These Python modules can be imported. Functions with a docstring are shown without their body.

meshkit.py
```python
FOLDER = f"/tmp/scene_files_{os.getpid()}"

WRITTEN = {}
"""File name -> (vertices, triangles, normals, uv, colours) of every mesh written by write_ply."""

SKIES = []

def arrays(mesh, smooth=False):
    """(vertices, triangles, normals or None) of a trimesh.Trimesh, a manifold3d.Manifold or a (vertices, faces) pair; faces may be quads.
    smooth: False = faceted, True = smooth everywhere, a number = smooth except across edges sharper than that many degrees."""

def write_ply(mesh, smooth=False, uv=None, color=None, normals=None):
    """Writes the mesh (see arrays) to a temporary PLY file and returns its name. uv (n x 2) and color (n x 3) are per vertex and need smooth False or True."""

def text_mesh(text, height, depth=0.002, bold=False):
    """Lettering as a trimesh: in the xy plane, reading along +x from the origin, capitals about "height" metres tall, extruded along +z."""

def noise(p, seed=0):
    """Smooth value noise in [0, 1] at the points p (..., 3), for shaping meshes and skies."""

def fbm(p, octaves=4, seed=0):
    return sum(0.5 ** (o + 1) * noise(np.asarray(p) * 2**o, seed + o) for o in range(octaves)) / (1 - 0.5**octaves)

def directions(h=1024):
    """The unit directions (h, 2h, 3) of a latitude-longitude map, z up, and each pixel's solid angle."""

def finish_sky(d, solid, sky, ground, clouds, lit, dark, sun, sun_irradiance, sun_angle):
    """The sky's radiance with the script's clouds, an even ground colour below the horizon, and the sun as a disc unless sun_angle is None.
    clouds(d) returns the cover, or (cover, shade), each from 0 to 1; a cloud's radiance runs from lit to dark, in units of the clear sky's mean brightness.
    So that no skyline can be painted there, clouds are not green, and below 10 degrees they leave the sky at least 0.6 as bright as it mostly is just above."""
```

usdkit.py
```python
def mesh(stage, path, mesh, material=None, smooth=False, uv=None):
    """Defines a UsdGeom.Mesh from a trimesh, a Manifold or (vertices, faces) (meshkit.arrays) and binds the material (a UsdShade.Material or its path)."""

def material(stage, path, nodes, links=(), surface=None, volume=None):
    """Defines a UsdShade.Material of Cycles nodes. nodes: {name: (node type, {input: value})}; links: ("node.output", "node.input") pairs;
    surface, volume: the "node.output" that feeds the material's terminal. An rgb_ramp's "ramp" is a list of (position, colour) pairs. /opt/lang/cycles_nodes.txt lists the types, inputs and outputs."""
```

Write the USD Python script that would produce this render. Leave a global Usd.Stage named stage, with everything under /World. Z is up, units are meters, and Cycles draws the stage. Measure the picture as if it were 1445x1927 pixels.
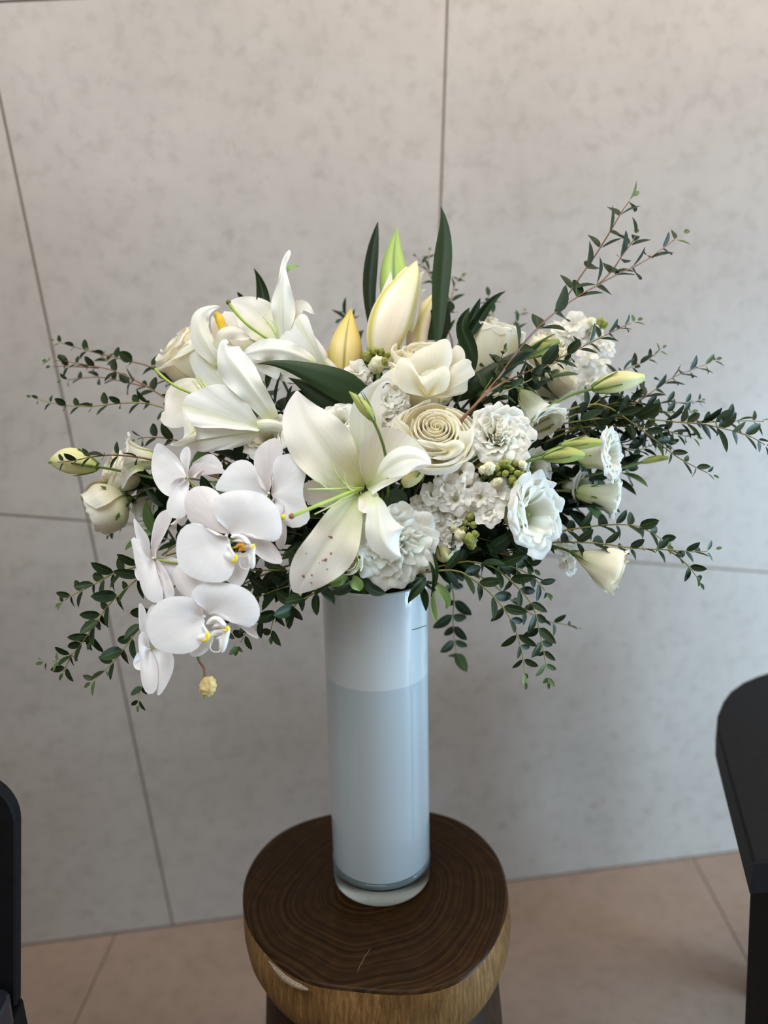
import math, random
import numpy as np, trimesh, usdkit, meshkit
from shapely.geometry import Polygon, LineString, box as sbox
from shapely.ops import split as ssplit
from scipy.interpolate import CubicSpline, PchipInterpolator
from pxr import Usd, UsdGeom, UsdLux, Gf, Sdf, UsdShade

rng = np.random.default_rng(7)
stage = Usd.Stage.CreateInMemory()
UsdGeom.SetStageUpAxis(stage, UsdGeom.Tokens.z)
UsdGeom.SetStageMetersPerUnit(stage, 1.0)
world = UsdGeom.Xform.Define(stage, '/World')
stage.SetDefaultPrim(world.GetPrim())
stage.DefinePrim('/World/Looks', 'Scope')

# ------------------------------------------------------------------ camera
W, H, F = 1445.0, 1927.0, 1400.0
PITCH, ROLL = math.radians(13.064), math.radians(1.2357)
STOOL_Z = 0.45
CAM = np.array([0.0, 0.0, STOOL_Z + 0.6725])
VASE = np.array([-0.01283, 0.83278])           # axis of the vase
VR, VH = 0.0625, 0.4012
_f = np.array([0, math.cos(PITCH), -math.sin(PITCH)])
_r0, _u0 = np.array([1.0, 0, 0]), np.array([0, math.sin(PITCH), math.cos(PITCH)])
RT = _r0 * math.cos(ROLL) - _u0 * math.sin(ROLL)
UP = _u0 * math.cos(ROLL) + _r0 * math.sin(ROLL)
FW = _f
cam = UsdGeom.Camera.Define(stage, '/World/camera')
m = Gf.Matrix4d(*RT, 0, *UP, 0, *(-FW), 0, *CAM, 1)
cam.AddTransformOp().Set(m)
AP = 36.0
cam.CreateHorizontalApertureAttr(AP)
cam.CreateVerticalApertureAttr(AP * H / W)
cam.CreateFocalLengthAttr(AP * F / W)
cam.CreateClippingRangeAttr(Gf.Vec2f(0.02, 100))
cam.CreateFStopAttr(2.6)
cam.CreateFocusDistanceAttr(0.80)
cam.CreateExposureAttr(0.28)

# ------------------------------------------------------------------ light
def rect_light(name, pos, target, w, h, inten, color):
    l = UsdLux.RectLight.Define(stage, '/World/' + name)
    p, t = np.array(pos, float), np.array(target, float)
    z = (p - t) / np.linalg.norm(p - t)
    x = np.cross([0, 0, 1.0], z); x = x / np.linalg.norm(x) if np.linalg.norm(x) > 1e-6 else np.array([1.0, 0, 0])
    y = np.cross(z, x)
    l.AddTransformOp().Set(Gf.Matrix4d(*x, 0, *y, 0, *z, 0, *p, 1))
    l.CreateWidthAttr(w); l.CreateHeightAttr(h); l.CreateIntensityAttr(inten); l.CreateColorAttr(Gf.Vec3f(*color))
    return l
dome = UsdLux.DomeLight.Define(stage, '/World/room_ambience')
dome.CreateIntensityAttr(0.12); dome.CreateColorAttr(Gf.Vec3f(1.0, 0.91, 0.82))
rect_light('window_light_right', (2.15, 0.45, 0.54), (0.1, 1.1, 0.44), 1.0, 1.0, 19.0, (0.50, 0.76, 1.0))
rect_light('skylight_front', (-0.45, 0.05, 2.05), (0, 0.80, 0.95), 1.0, 0.8, 5.4, (0.82, 0.93, 1.0))
rect_light('ceiling_light', (0.75, 0.88, 2.40), (0.70, 1.22, 1.0), 2.2, 0.32, 8.8, (1.0, 0.83, 0.69))

# ------------------------------------------------------------------ helpers
def pt(px, py, z):
    px, py, z = np.broadcast_arrays(np.asarray(px, float), np.asarray(py, float), np.asarray(z, float))
    a, b = (px - W / 2) / F, -(py - H / 2) / F
    return CAM + z[..., None] * (FW + a[..., None] * RT + b[..., None] * UP)
def on_plane(px, py, p0, n):
    d = FW + (px - W / 2) / F * RT - (py - H / 2) / F * UP
    return CAM + d * (np.dot(p0 - CAM, n) / np.dot(d, n))
def px_of(P):
    d = P - CAM; z = d @ FW
    return W / 2 + F * (d @ RT) / z, H / 2 - F * (d @ UP) / z, z
def crop(x0, y0, s):
    def f(pts):
        out = []
        for p in pts:
            q = [x0 + p[0] / s, y0 + p[1] / s] + list(p[2:])
            for i in (3, 4):
                if len(q) > i: q[i] = q[i] / s
            out.append(tuple(q))
        return out
    return f
c1, c2, c3 = crop(250, 440, 3.6125), crop(480, 660, 3.803), crop(230, 790, 3.569)
c4, c5, c6 = crop(600, 370, 3.44), crop(620, 700, 3.141), crop(860, 560, 3.38)
c7, c8, c9 = crop(40, 600, 4.38), crop(60, 980, 2.58), crop(920, 330, 2.752)
c10, c11 = crop(1000, 620, 3.247), crop(780, 940, 2.491)
def unit(v): v = np.asarray(v, float); return v / np.linalg.norm(v)
def camdir(a): return unit(a[0] * RT + a[1] * UP - a[2] * FW)

used = {}
def numbered(parent, name):
    k = (parent, name); n = used.get(k, 0); used[k] = n + 1
    return name if n == 0 else '%s_%03d' % (name, n)
class Thing:
    def __init__(s, name, label, cat, base, group=None, kind=None):
        s.path = '/World/' + numbered('/World', name); s.base = np.asarray(base, float)
        s.x = UsdGeom.Xform.Define(stage, s.path); s.x.AddTranslateOp().Set(Gf.Vec3d(*map(float, s.base)))
        p = s.x.GetPrim()
        for k, v in (('label', label), ('category', cat), ('group', group), ('kind', kind)):
            if v: p.SetCustomDataByKey(k, v)
    def part(s, name, mesh, mat, parent=None, smooth=True, uv=None, label=None, kind=None):
        pp = parent or s.path
        path = pp + '/' + numbered(pp, name)
        if isinstance(mesh, tuple) and len(mesh) == 3: mesh, uv = (mesh[0], mesh[1]), mesh[2]
        v, f = (np.asarray(mesh[0], float), np.asarray(mesh[1])) if isinstance(mesh, tuple) else (np.array(mesh.vertices), np.array(mesh.faces))
        pr = usdkit.mesh(stage, path, trimesh.Trimesh(v - s.base, tri(f), process=False), mat, smooth=smooth, uv=uv).GetPrim()
        if label: pr.SetCustomDataByKey('label', label)
        if kind: pr.SetCustomDataByKey('kind', kind)
        return path
def tri(f):
    f = np.asarray(f, int)
    return np.vstack([f[:, [0, 1, 2]], f[:, [0, 2, 3]]]) if f.shape[1] == 4 else f
def setting(name, mesh, mat, smooth=False):
    t = UsdGeom.Xform.Define(stage, '/World/' + name)
    t.GetPrim().SetCustomDataByKey('kind', 'structure')
    return t

def grid(P, flip=False, uv=None):
    """P (nu, nv, 3) -> (vertices, triangles, uv); u along rows, v across."""
    nu, nv = P.shape[:2]
    i = np.arange(nu * nv).reshape(nu, nv)
    q = np.stack([i[:-1, :-1], i[:-1, 1:], i[1:, 1:], i[1:, :-1]], -1).reshape(-1, 4)
    if flip: q = q[:, ::-1]
    if uv is None:
        uv = np.stack(np.meshgrid(np.linspace(0, 1, nu), np.linspace(0, 1, nv), indexing='ij'), -1)
    return P.reshape(-1, 3), tri(q), uv.reshape(-1, 2)
def facing(P):
    """True when a grid needs flipping to look at the camera."""
    a = P[len(P) // 2, P.shape[1] // 2]
    n = np.zeros(3)
    for i in range(len(P) - 1):
        n += np.cross(P[i + 1, -1] - P[i, 0], P[i + 1, 0] - P[i, -1])
    return np.dot(n, CAM - a) > 0
def spline(pts, n, closed=False):
    p = np.asarray(pts, float)
    t = np.r_[0, np.cumsum(np.maximum(np.linalg.norm(np.diff(p[:, :2], axis=0), axis=1), 1e-6) ** 0.7)]
    t /= t[-1]
    s = np.linspace(0, 1, n)
    return PchipInterpolator(t, p)(s) if len(p) < 3 else CubicSpline(t, p)(s)

def fan(base, outline, Z, bulge=6, db=-8, ruffle=0.0, freq=5, fold=0.0, nu=11, nv=26, seed=0):
    """A petal from its base and its outline (pixels; a third number is mm towards the camera) at depth Z; bulge, db in mm."""
    o = np.array([(p[0], p[1], p[2] if len(p) > 2 else 0.0) for p in outline])
    o = spline(o, nv)
    u = np.linspace(0.0, 1, nu)[:, None]; v = np.linspace(0, 1, nv)[None, :]
    ue = u ** 0.85
    x = base[0] + (o[None, :, 0] - base[0]) * ue
    y = base[1] + (o[None, :, 1] - base[1]) * ue
    ph = seed * 1.7
    d = db * (1 - ue) + o[None, :, 2] * ue ** 1.3 + bulge * np.sin(np.pi * np.clip(ue, 0, 1) * 0.9) * (0.4 + 0.6 * np.sin(np.pi * v))
    d = d + fold * ue * (np.abs(v - 0.5) * 2) ** 1.2
    w = np.sin(2 * np.pi * freq * v + ph) * 0.6 + np.sin(2 * np.pi * freq * 2.3 * v + 2 * ph + 1) * 0.4
    d = d + ruffle * ue ** 3 * w
    n = meshkit.noise(np.stack([x / 14.0, y / 14.0, np.full_like(x, seed * 3.1)], -1), seed) - 0.5
    d = d + 1.6 * n * ue
    rx = ruffle * 0.35 * ue ** 4 * np.sin(2 * np.pi * freq * 1.7 * v + 3 + ph)
    cx, cy = x - base[0], y - base[1]; L = np.hypot(cx, cy) + 1e-6
    P = pt(x + rx * cx / L * 1.2, y + rx * cy / L * 1.2, Z - d / 1000.0)
    return grid(P, facing(P))

def strap(rows, Z, nu=20, nv=9, ruffle=0.0, freq=4, cup=0.0, seed=0, rib=0.0):
    """A petal or leaf along a midline: rows (x, y, mm towards the camera, half width left, right, edge mm left, right)."""
    r = np.array([tuple(p) + (0,) * (7 - len(p)) if len(p) > 4 else tuple(p) + (p[3],) + (0, 0) for p in rows], float)
    r = spline(r, nu)
    r[:, 3:5] = np.maximum(r[:, 3:5], 0.15)
    tng = np.gradient(r[:, :2], axis=0); tng /= np.linalg.norm(tng, axis=1, keepdims=True) + 1e-9
    left = np.stack([tng[:, 1], -tng[:, 0]], 1)
    v = np.linspace(-1, 1, nv)[None, :]
    wl, wr = r[:, 3:4], r[:, 4:5]
    off = np.where(v < 0, v * wl, v * wr)
    edge = np.where(v < 0, r[:, 5:6], r[:, 6:7])
    x = r[:, 0:1] - left[:, 0:1] * off
    y = r[:, 1:2] - left[:, 1:2] * off
    u = np.linspace(0, 1, nu)[:, None]
    d = r[:, 2:3] + edge * np.abs(v) ** 1.6 + cup * v ** 2 * np.sin(np.pi * u) - rib * np.exp(-(v / 0.16) ** 2) * np.sin(np.pi * u)
    d = d + ruffle * np.abs(v) ** 2.5 * np.sin(2 * np.pi * freq * u + seed * 1.9 + np.sign(v) * 1.1) * np.sin(np.pi * np.clip(u, 0.02, 0.98))
    P = pt(x, y, Z - d / 1000.0)
    return grid(P, facing(P))

def tube(P, r, n=8, cap=True):
    P = np.asarray(P, float); r = np.broadcast_to(np.asarray(r, float), (len(P),))
    T = np.gradient(P, axis=0); T /= np.linalg.norm(T, axis=1, keepdims=True) + 1e-12
    a = np.cross(T[0], [0.3, 0.5, 0.81]); a /= np.linalg.norm(a)
    ring = []
    th = np.linspace(0, 2 * np.pi, n + 1)
    for p, t, rr in zip(P, T, r):
        a = a - t * np.dot(a, t); a /= np.linalg.norm(a); b = np.cross(t, a)
        ring.append(p + rr * (np.cos(th)[:, None] * a + np.sin(th)[:, None] * b))
    return grid(np.array(ring))
def smooth_path(P, n):
    P = np.asarray(P, float)
    t = np.r_[0, np.cumsum(np.linalg.norm(np.diff(P, axis=0), axis=1))]; t /= t[-1]
    s = np.linspace(0, 1, n)
    return PchipInterpolator(t, P)(s) if len(P) > 2 else P[0] + (P[1] - P[0]) * s[:, None]
def pxpath(pts, Z=None):
    return np.array([pt(p[0], p[1], p[2] if len(p) > 2 else Z) for p in pts])
def ellipsoid(c, r, axis=None, sub=2, ra=None, noise=0.0, seed=0):
    m = trimesh.creation.icosphere(subdivisions=sub, radius=1.0)
    v = np.array(m.vertices)
    if noise: v = v * (1 + noise * (meshkit.noise(v * 4 + seed, seed) - 0.5))[:, None]
    v = v * r
    if axis is not None:
        z = unit(axis); x = unit(np.cross(z, [0.31, 0.72, 0.2])); y = np.cross(z, x)
        v[:, 2] *= (ra or r) / r
        v = v[:, :1] * x + v[:, 1:2] * y + v[:, 2:] * z
    return (v + np.asarray(c), np.array(m.faces))

# ------------------------------------------------------------------ materials
def mat(name, nodes, links, surface, volume=None): return usdkit.material(stage, '/World/Looks/' + name, nodes, links, surface=surface)
def petal_mat(name, base_ramp, rib=None, rib_w=0.05, rough=0.5, trans=0.28, tcol=(0.9, 0.86, 0.74), vein=0.06, vein_scale=46, edge=None, bump=0.25):
    """Petal: colour along u, a midrib by v, fine veins along the length, light shining through."""
    n = {'uv': ('texture_coordinate', {}), 's': ('separate_xyz', {}), 'r': ('rgb_ramp', {'ramp': base_ramp}),
         'mp': ('mapping', {'mapping_type': 'point', 'scale': (1.3, vein_scale, 1)}), 'nz': ('noise_texture', {'scale': 1.0, 'detail': 3.0}),
         'vr': ('map_range', {'from_min': 0.3, 'from_max': 0.7, 'to_min': 1 - vein, 'to_max': 1.0, 'clamp': True}),
         'mul': ('mix_color', {'blend_type': 'multiply', 'fac': 1.0}), 'cc': ('combine_color', {}),
         'p': ('principled_bsdf', {'roughness': rough, 'specular_ior_level': 0.35, 'subsurface_weight': 0.0, 'sheen_weight': 0.08}),
         't': ('translucent_bsdf', {}), 'm': ('mix_closure', {'fac': trans}), 'b': ('bump', {'strength': bump, 'distance': 0.0006}),
         'tm': ('mix_color', {'blend_type': 'multiply', 'fac': 1.0, 'b': tcol})}
    l = [('uv.UV', 's.vector'), ('s.x', 'r.fac'), ('uv.UV', 'mp.vector'), ('mp.vector', 'nz.vector'), ('nz.fac', 'vr.value'),
         ('vr.result', 'cc.r'), ('vr.result', 'cc.g'), ('vr.result', 'cc.b'), ('cc.color', 'mul.b'),
         ('nz.fac', 'b.height'), ('b.normal', 'p.normal'), ('p.BSDF', 'm.closure1'), ('t.BSDF', 'm.closure2')]
    src = 'r.color'
    if rib is not None:
        n.update({'v0': ('math', {'math_type': 'subtract', 'value2': 0.5}), 'v1': ('math', {'math_type': 'absolute'}),
                  'v2': ('map_range', {'from_min': 0.0, 'from_max': rib_w, 'to_min': 1.0, 'to_max': 0.0, 'clamp': True}),
                  'v3': ('math', {'math_type': 'multiply', 'value2': 0.55}),
                  'rm': ('mix_color', {'b': rib})})
        l += [('s.y', 'v0.value1'), ('v0.value', 'v1.value1'), ('v1.value', 'v2.value'), ('v2.result', 'v3.value1'), ('v3.value', 'rm.fac'), (src, 'rm.a')]
        src = 'rm.result'
    l += [(src, 'mul.a'), ('mul.result', 'p.base_color'), ('mul.result', 'tm.a'), ('tm.result', 't.color')]
    return mat(name, n, l, 'm.closure')
LILY = petal_mat('lily_petal', [(0, (.50, .56, .18)), (.12, (.74, .75, .42)), (.40, (.86, .82, .66)), (.72, (.92, .88, .80)), (1, (.94, .91, .87))], rib=(.80, .80, .55), rib_w=.035, rough=.42, vein=.10, vein_scale=40)
LILY_BACK = petal_mat('lily_petal_back', [(0, (.70, .74, .40)), (.15, (.88, .89, .78)), (1, (.94, .935, .92))], rib=(.72, .74, .38), rib_w=.045, rough=.42, vein=.12, vein_scale=34)
ORCHID = petal_mat('orchid_petal', [(0, (.86, .80, .77)), (.2, (.92, .90, .895)), (1, (.94, .93, .93))], rough=.48, vein=.05, vein_scale=30, trans=.22, tcol=(.9, .82, .80), bump=.12)
ORCHID_PINK = petal_mat('orchid_sepal', [(0, (.84, .78, .68)), (.3, (.91, .85, .84)), (1, (.92, .87, .86))], rough=.5, vein=.10, vein_scale=24, trans=.22, tcol=(.9, .80, .78), bump=.12)
ROSE = petal_mat('rose_petal', [(0, (.84, .79, .48)), (.35, (.93, .895, .72)), (.8, (.95, .935, .83)), (1, (.95, .945, .875))], rough=.55, vein=.04, vein_scale=26, trans=.44, tcol=(1, .94, .76))
ROSE_WHITE = petal_mat('white_rose_petal', [(0, (.80, .80, .46)), (.35, (.93, .92, .78)), (1, (.95, .945, .89))], rough=.55, vein=.04, vein_scale=26, trans=.40, tcol=(1, .95, .80))
LISI = petal_mat('lisianthus_petal', [(0, (.52, .60, .20)), (.22, (.82, .85, .58)), (.5, (.93, .93, .86)), (1, (.95, .945, .925))], rough=.6, vein=.08, vein_scale=30, trans=.46, tcol=(1, .99, .88))
LISI_CREAM = petal_mat('cream_lisianthus_petal', [(0, (.42, .50, .16)), (.25, (.78, .77, .46)), (.6, (.92, .87, .68)), (1, (.94, .92, .83))], rough=.55, vein=.12, vein_scale=30, trans=.28, tcol=(.92, .86, .65))
STOCK = petal_mat('stock_petal', [(0, (.62, .66, .38)), (.25, (.92, .90, .80)), (1, (.95, .94, .91))], rough=.58, vein=.08, vein_scale=18, trans=.40, tcol=(1, .97, .88))
def plain(name, col, rough=.5, spec=.4, var=0.15, scale=60, trans=0.0, coat=0.0):
    n = {'g': ('geometry', {}), 'nz': ('noise_texture', {'scale': scale, 'detail': 3.0}),
         'r': ('rgb_ramp', {'ramp': [(.25, tuple(c * (1 - var) for c in col)), (.75, tuple(min(1, c * (1 + var)) for c in col))]}),
         'p': ('principled_bsdf', {'roughness': rough, 'specular_ior_level': spec, 'coat_weight': coat})}
    l = [('g.position', 'nz.vector'), ('nz.fac', 'r.fac'), ('r.color', 'p.base_color')]
    if trans:
        n['t'] = ('translucent_bsdf', {}); n['m'] = ('mix_closure', {'fac': trans})
        l += [('r.color', 't.color'), ('p.BSDF', 'm.closure1'), ('t.BSDF', 'm.closure2')]
        return mat(name, n, l, 'm.closure')
    return mat(name, n, l, 'p.BSDF')
def leaf_mat(name, front, back, ribc, rough=.42, stripes=0):
    n = {'g': ('geometry', {}), 'uv': ('texture_coordinate', {}), 's': ('separate_xyz', {}), 'oi': ('object_info', {}),
         'f': ('mix_color', {'a': front, 'b': back}), 'v0': ('math', {'math_type': 'subtract', 'value2': .5}), 'v1': ('math', {'math_type': 'absolute'}),
         'v2': ('map_range', {'from_min': 0.0, 'from_max': 0.05, 'to_min': 0.7, 'to_max': 0.0, 'clamp': True}), 'rm': ('mix_color', {'b': ribc}),
         'h': ('map_range', {'from_min': 0, 'from_max': 1, 'to_min': .65, 'to_max': 1.4}), 'hsv': ('hsv', {}),
         'mp': ('mapping', {'mapping_type': 'point', 'scale': (1.2, 28 if stripes else 9, 1)}), 'nz': ('noise_texture', {'scale': 1.0, 'detail': 2.0}),
         'b': ('bump', {'strength': .3, 'distance': .0006}),
         'p': ('principled_bsdf', {'roughness': rough, 'specular_ior_level': .28}), 't': ('translucent_bsdf', {}), 'm': ('mix_closure', {'fac': .10})}
    l = [('g.backfacing', 'f.fac'), ('uv.UV', 's.vector'), ('s.y', 'v0.value1'), ('v0.value', 'v1.value1'), ('v1.value', 'v2.value'), ('v2.result', 'rm.fac'),
         ('f.result', 'rm.a'), ('oi.random', 'h.value'), ('h.result', 'hsv.value'), ('rm.result', 'hsv.color'), ('uv.UV', 'mp.vector'), ('mp.vector', 'nz.vector'),
         ('nz.fac', 'b.height'), ('b.normal', 'p.normal'), ('hsv.color', 'p.base_color'), ('hsv.color', 't.color'), ('p.BSDF', 'm.closure1'), ('t.BSDF', 'm.closure2')]
    return mat(name, n, l, 'm.closure')
EUCA = leaf_mat('eucalyptus_leaf', (.013, .029, .0075), (.052, .082, .052), (.085, .125, .045), rough=.5)
EUCA_YOUNG = leaf_mat('young_eucalyptus_leaf', (.075, .13, .040), (.14, .20, .11), (.2, .27, .10))
LEAF = leaf_mat('lily_leaf', (.006, .013, .0030), (.016, .033, .010), (.018, .034, .010), rough=.46, stripes=1)
LEAF_BRIGHT = leaf_mat('fresh_leaf', (.12, .22, .045), (.18, .28, .09), (.25, .34, .12), stripes=1)
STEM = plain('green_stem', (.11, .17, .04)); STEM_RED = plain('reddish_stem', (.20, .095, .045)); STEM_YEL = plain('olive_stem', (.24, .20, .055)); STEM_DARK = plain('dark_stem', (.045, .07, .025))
PISTIL = plain('pistil_green', (.40, .52, .10), trans=.15); FILAMENT = plain('filament_pale_green', (.62, .70, .28), trans=.15)
STIGMA = plain('stigma_brown', (.26, .10, .02)); STIGMA_GREEN = plain('stigma_olive', (.12, .10, .04)); POLLEN = plain('pollen_rust', (.25, .07, .025))
YELLOW = plain('orchid_yellow', (.80, .62, .03)); ORANGE = plain('orchid_orange', (.55, .26, .03)); LIPWHITE = plain('orchid_lip_white', (.88, .86, .82), trans=.15, var=.04)
ANTHER = plain('yellow_anther', (.70, .45, .02)); SEPAL = plain('sepal_green', (.10, .17, .035), trans=.1); SEPAL_PALE = plain('pale_sepal', (.38, .44, .12), trans=.15)
DRYBUD = plain('dried_bud', (.55, .42, .17), rough=.7, var=.3, scale=180); BUDGREEN = plain('stock_bud_green', (.27, .29, .065), var=.5, scale=260, rough=.7); BUDCREAM = plain('stock_bud_cream', (.74, .70, .46), var=.1)
LISIBUD = petal_mat('lisianthus_bud', [(0, (.36, .42, .10)), (.35, (.66, .64, .28)), (.8, (.80, .75, .42)), (1, (.60, .66, .20))], rough=.5, vein=.22, vein_scale=14, trans=.12)
LISIBUD_GREEN = petal_mat('green_lisianthus_bud', [(0, (.26, .33, .07)), (.5, (.46, .48, .13)), (1, (.40, .50, .12))], rough=.5, vein=.25, vein_scale=14, trans=.1)
def bud_mat(name, body, tip, ribc, w=.2):
    n = {'uv': ('texture_coordinate', {}), 's': ('separate_xyz', {}), 'v3': ('math', {'math_type': 'multiply', 'value2': 3.0}), 'fr': ('math', {'math_type': 'fraction'}),
         'v0': ('math', {'math_type': 'subtract', 'value2': .5}), 'v1': ('math', {'math_type': 'absolute'}),
         'v2': ('map_range', {'from_min': .0, 'from_max': w, 'to_min': 1, 'to_max': 0, 'clamp': True}), 'r': ('rgb_ramp', {'ramp': [(0, body), (.5, body), (1, tip)]}),
         'mx': ('mix_color', {'b': ribc}), 'mp': ('mapping', {'mapping_type': 'point', 'scale': (1.2, 60, 1)}), 'nz': ('noise_texture', {'scale': 1.0}),
         'b': ('bump', {'strength': .35, 'distance': .0008}), 'p': ('principled_bsdf', {'roughness': .42, 'subsurface_weight': .1})}
    l = [('uv.UV', 's.vector'), ('s.x', 'r.fac'), ('s.y', 'v3.value1'), ('v3.value', 'fr.value1'), ('fr.value', 'v0.value1'), ('v0.value', 'v1.value1'), ('v1.value', 'v2.value'), ('v2.result', 'mx.fac'),
         ('r.color', 'mx.a'), ('mx.result', 'p.base_color'), ('uv.UV', 'mp.vector'), ('mp.vector', 'nz.vector'), ('nz.fac', 'b.height'), ('b.normal', 'p.normal')]
    return mat(name, n, l, 'p.BSDF')
BUD_GREEN = bud_mat('green_lily_bud', (.34, .46, .10), (.22, .36, .07), (.10, .19, .03), .10); BUD_CREAM = bud_mat('cream_lily_bud', (.86, .75, .58), (.72, .66, .32), (.52, .50, .06), .17)
BUD_YELLOW = bud_mat('yellow_lily_bud', (.70, .55, .20), (.55, .42, .06), (.26, .22, .03), .07)

def stone(name, c_lo, c_hi, speck, rough, bumpd):
    n = {'g': ('geometry', {}), 'n1': ('noise_texture', {'scale': 2.6, 'detail': 6.0, 'roughness': .6}), 'n2': ('noise_texture', {'scale': 38.0, 'detail': 4.0, 'roughness': .65}),
         'n3': ('noise_texture', {'scale': 16.0, 'detail': 5.0, 'roughness': .7}),
         'r1': ('rgb_ramp', {'ramp': [(.3, c_lo), (.7, c_hi)]}), 'r2': ('rgb_ramp', {'ramp': [(.30, (.86, .86, .85)), (.5, (1, 1, 1)), (.72, (1.03, 1.03, 1.03))]}),
         'r3': ('rgb_ramp', {'ramp': [(.24, speck), (.36, (1, 1, 1)), (1, (1, 1, 1))]}),
         'm1': ('mix_color', {'blend_type': 'multiply', 'fac': 1.0}), 'm2': ('mix_color', {'blend_type': 'multiply', 'fac': 1.0}),
         'b': ('bump', {'strength': .2, 'distance': bumpd}), 'p': ('principled_bsdf', {'roughness': rough, 'specular_ior_level': .35})}
    l = [('g.position', 'n1.vector'), ('g.position', 'n2.vector'), ('g.position', 'n3.vector'), ('n1.fac', 'r1.fac'), ('n2.fac', 'r2.fac'), ('n3.fac', 'r3.fac'),
         ('r1.color', 'm1.a'), ('r2.color', 'm1.b'), ('m1.result', 'm2.a'), ('r3.color', 'm2.b'), ('m2.result', 'p.base_color'), ('n2.fac', 'b.height'), ('b.normal', 'p.normal')]
    return mat(name, n, l, 'p.BSDF')
WALL = stone('wall_stone', (.305, .264, .230), (.372, .328, .288), (.74, .71, .68), .5, .001)
FLOOR = stone('floor_stone', (.215, .152, .116), (.285, .208, .160), (.85, .82, .80), .5, .001)
GROUT = plain('grout_brown', (.22, .155, .11), rough=.9); FGROUT = plain('floor_grout', (.14, .10, .075), rough=.9)

# ------------------------------------------------------------------ setting: wall of large stone panels, tiled floor
wa, wb = on_plane(37, 1780, np.zeros(3), np.array([0, 0, 1.0])), on_plane(1400, 1600, np.zeros(3), np.array([0, 0, 1.0]))
WX = unit(wb - wa); WN = unit(np.cross(WX, [0, 0, 1.0]))       # WN points at the room
if np.dot(WN, CAM - wa) < 0: WN = -WN
def wall_sz(px, py):
    p = on_plane(px, py, wa, WN); return np.dot(p - wa, WX), p[2]
def split_by(polys, a, b):
    a, b = np.array(a), np.array(b); d = (b - a) * 60
    ln = LineString([a - d, b + d]); out = []
    for p in polys: out += [g for g in ssplit(p, ln).geoms]
    return out
def lines_split(polys, lines):
    for a, b, cond in lines:
        keep = [p for p in polys if not cond(p)]; cut = [p for p in polys if cond(p)]
        polys = keep + split_by(cut, a, b)
    return polys
S = Thing.__new__(Thing)
class Setting(Thing):
    def __init__(s, name):
        s.path = '/World/' + name; s.base = np.zeros(3); s.x = UsdGeom.Xform.Define(stage, s.path); s.x.GetPrim().SetCustomDataByKey('kind', 'structure')
jh = (wall_sz(0, 968), wall_sz(1445, 1077)); j1 = (wall_sz(0, 185), wall_sz(325, 1740)); j2 = (wall_sz(842, 0), wall_sz(829, 390)); jt = (wall_sz(0, 3), wall_sz(130, -3))
yj = lambda s: jh[0][1] + (jh[1][1] - jh[0][1]) * (s - jh[0][0]) / (jh[1][0] - jh[0][0])
polys = [sbox(-2.2, 0.0, 3.2, 2.7)]
polys = split_by(polys, *jh); polys = split_by(polys, *jt)
above = lambda p: yj(p.centroid.x) < p.centroid.y
polys = lines_split(polys, [(j1[0], j1[1], lambda p: True), (j2[0], j2[1], above)])
wall = Setting('wall_back')
def extr(poly, t): return trimesh.creation.extrude_polygon(poly, t, engine='earcut')
def wall_place(v): return wa[None] + v[:, :1] * WX + v[:, 1:2] * np.array([0, 0, 1.0]) + v[:, 2:] * WN
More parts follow.
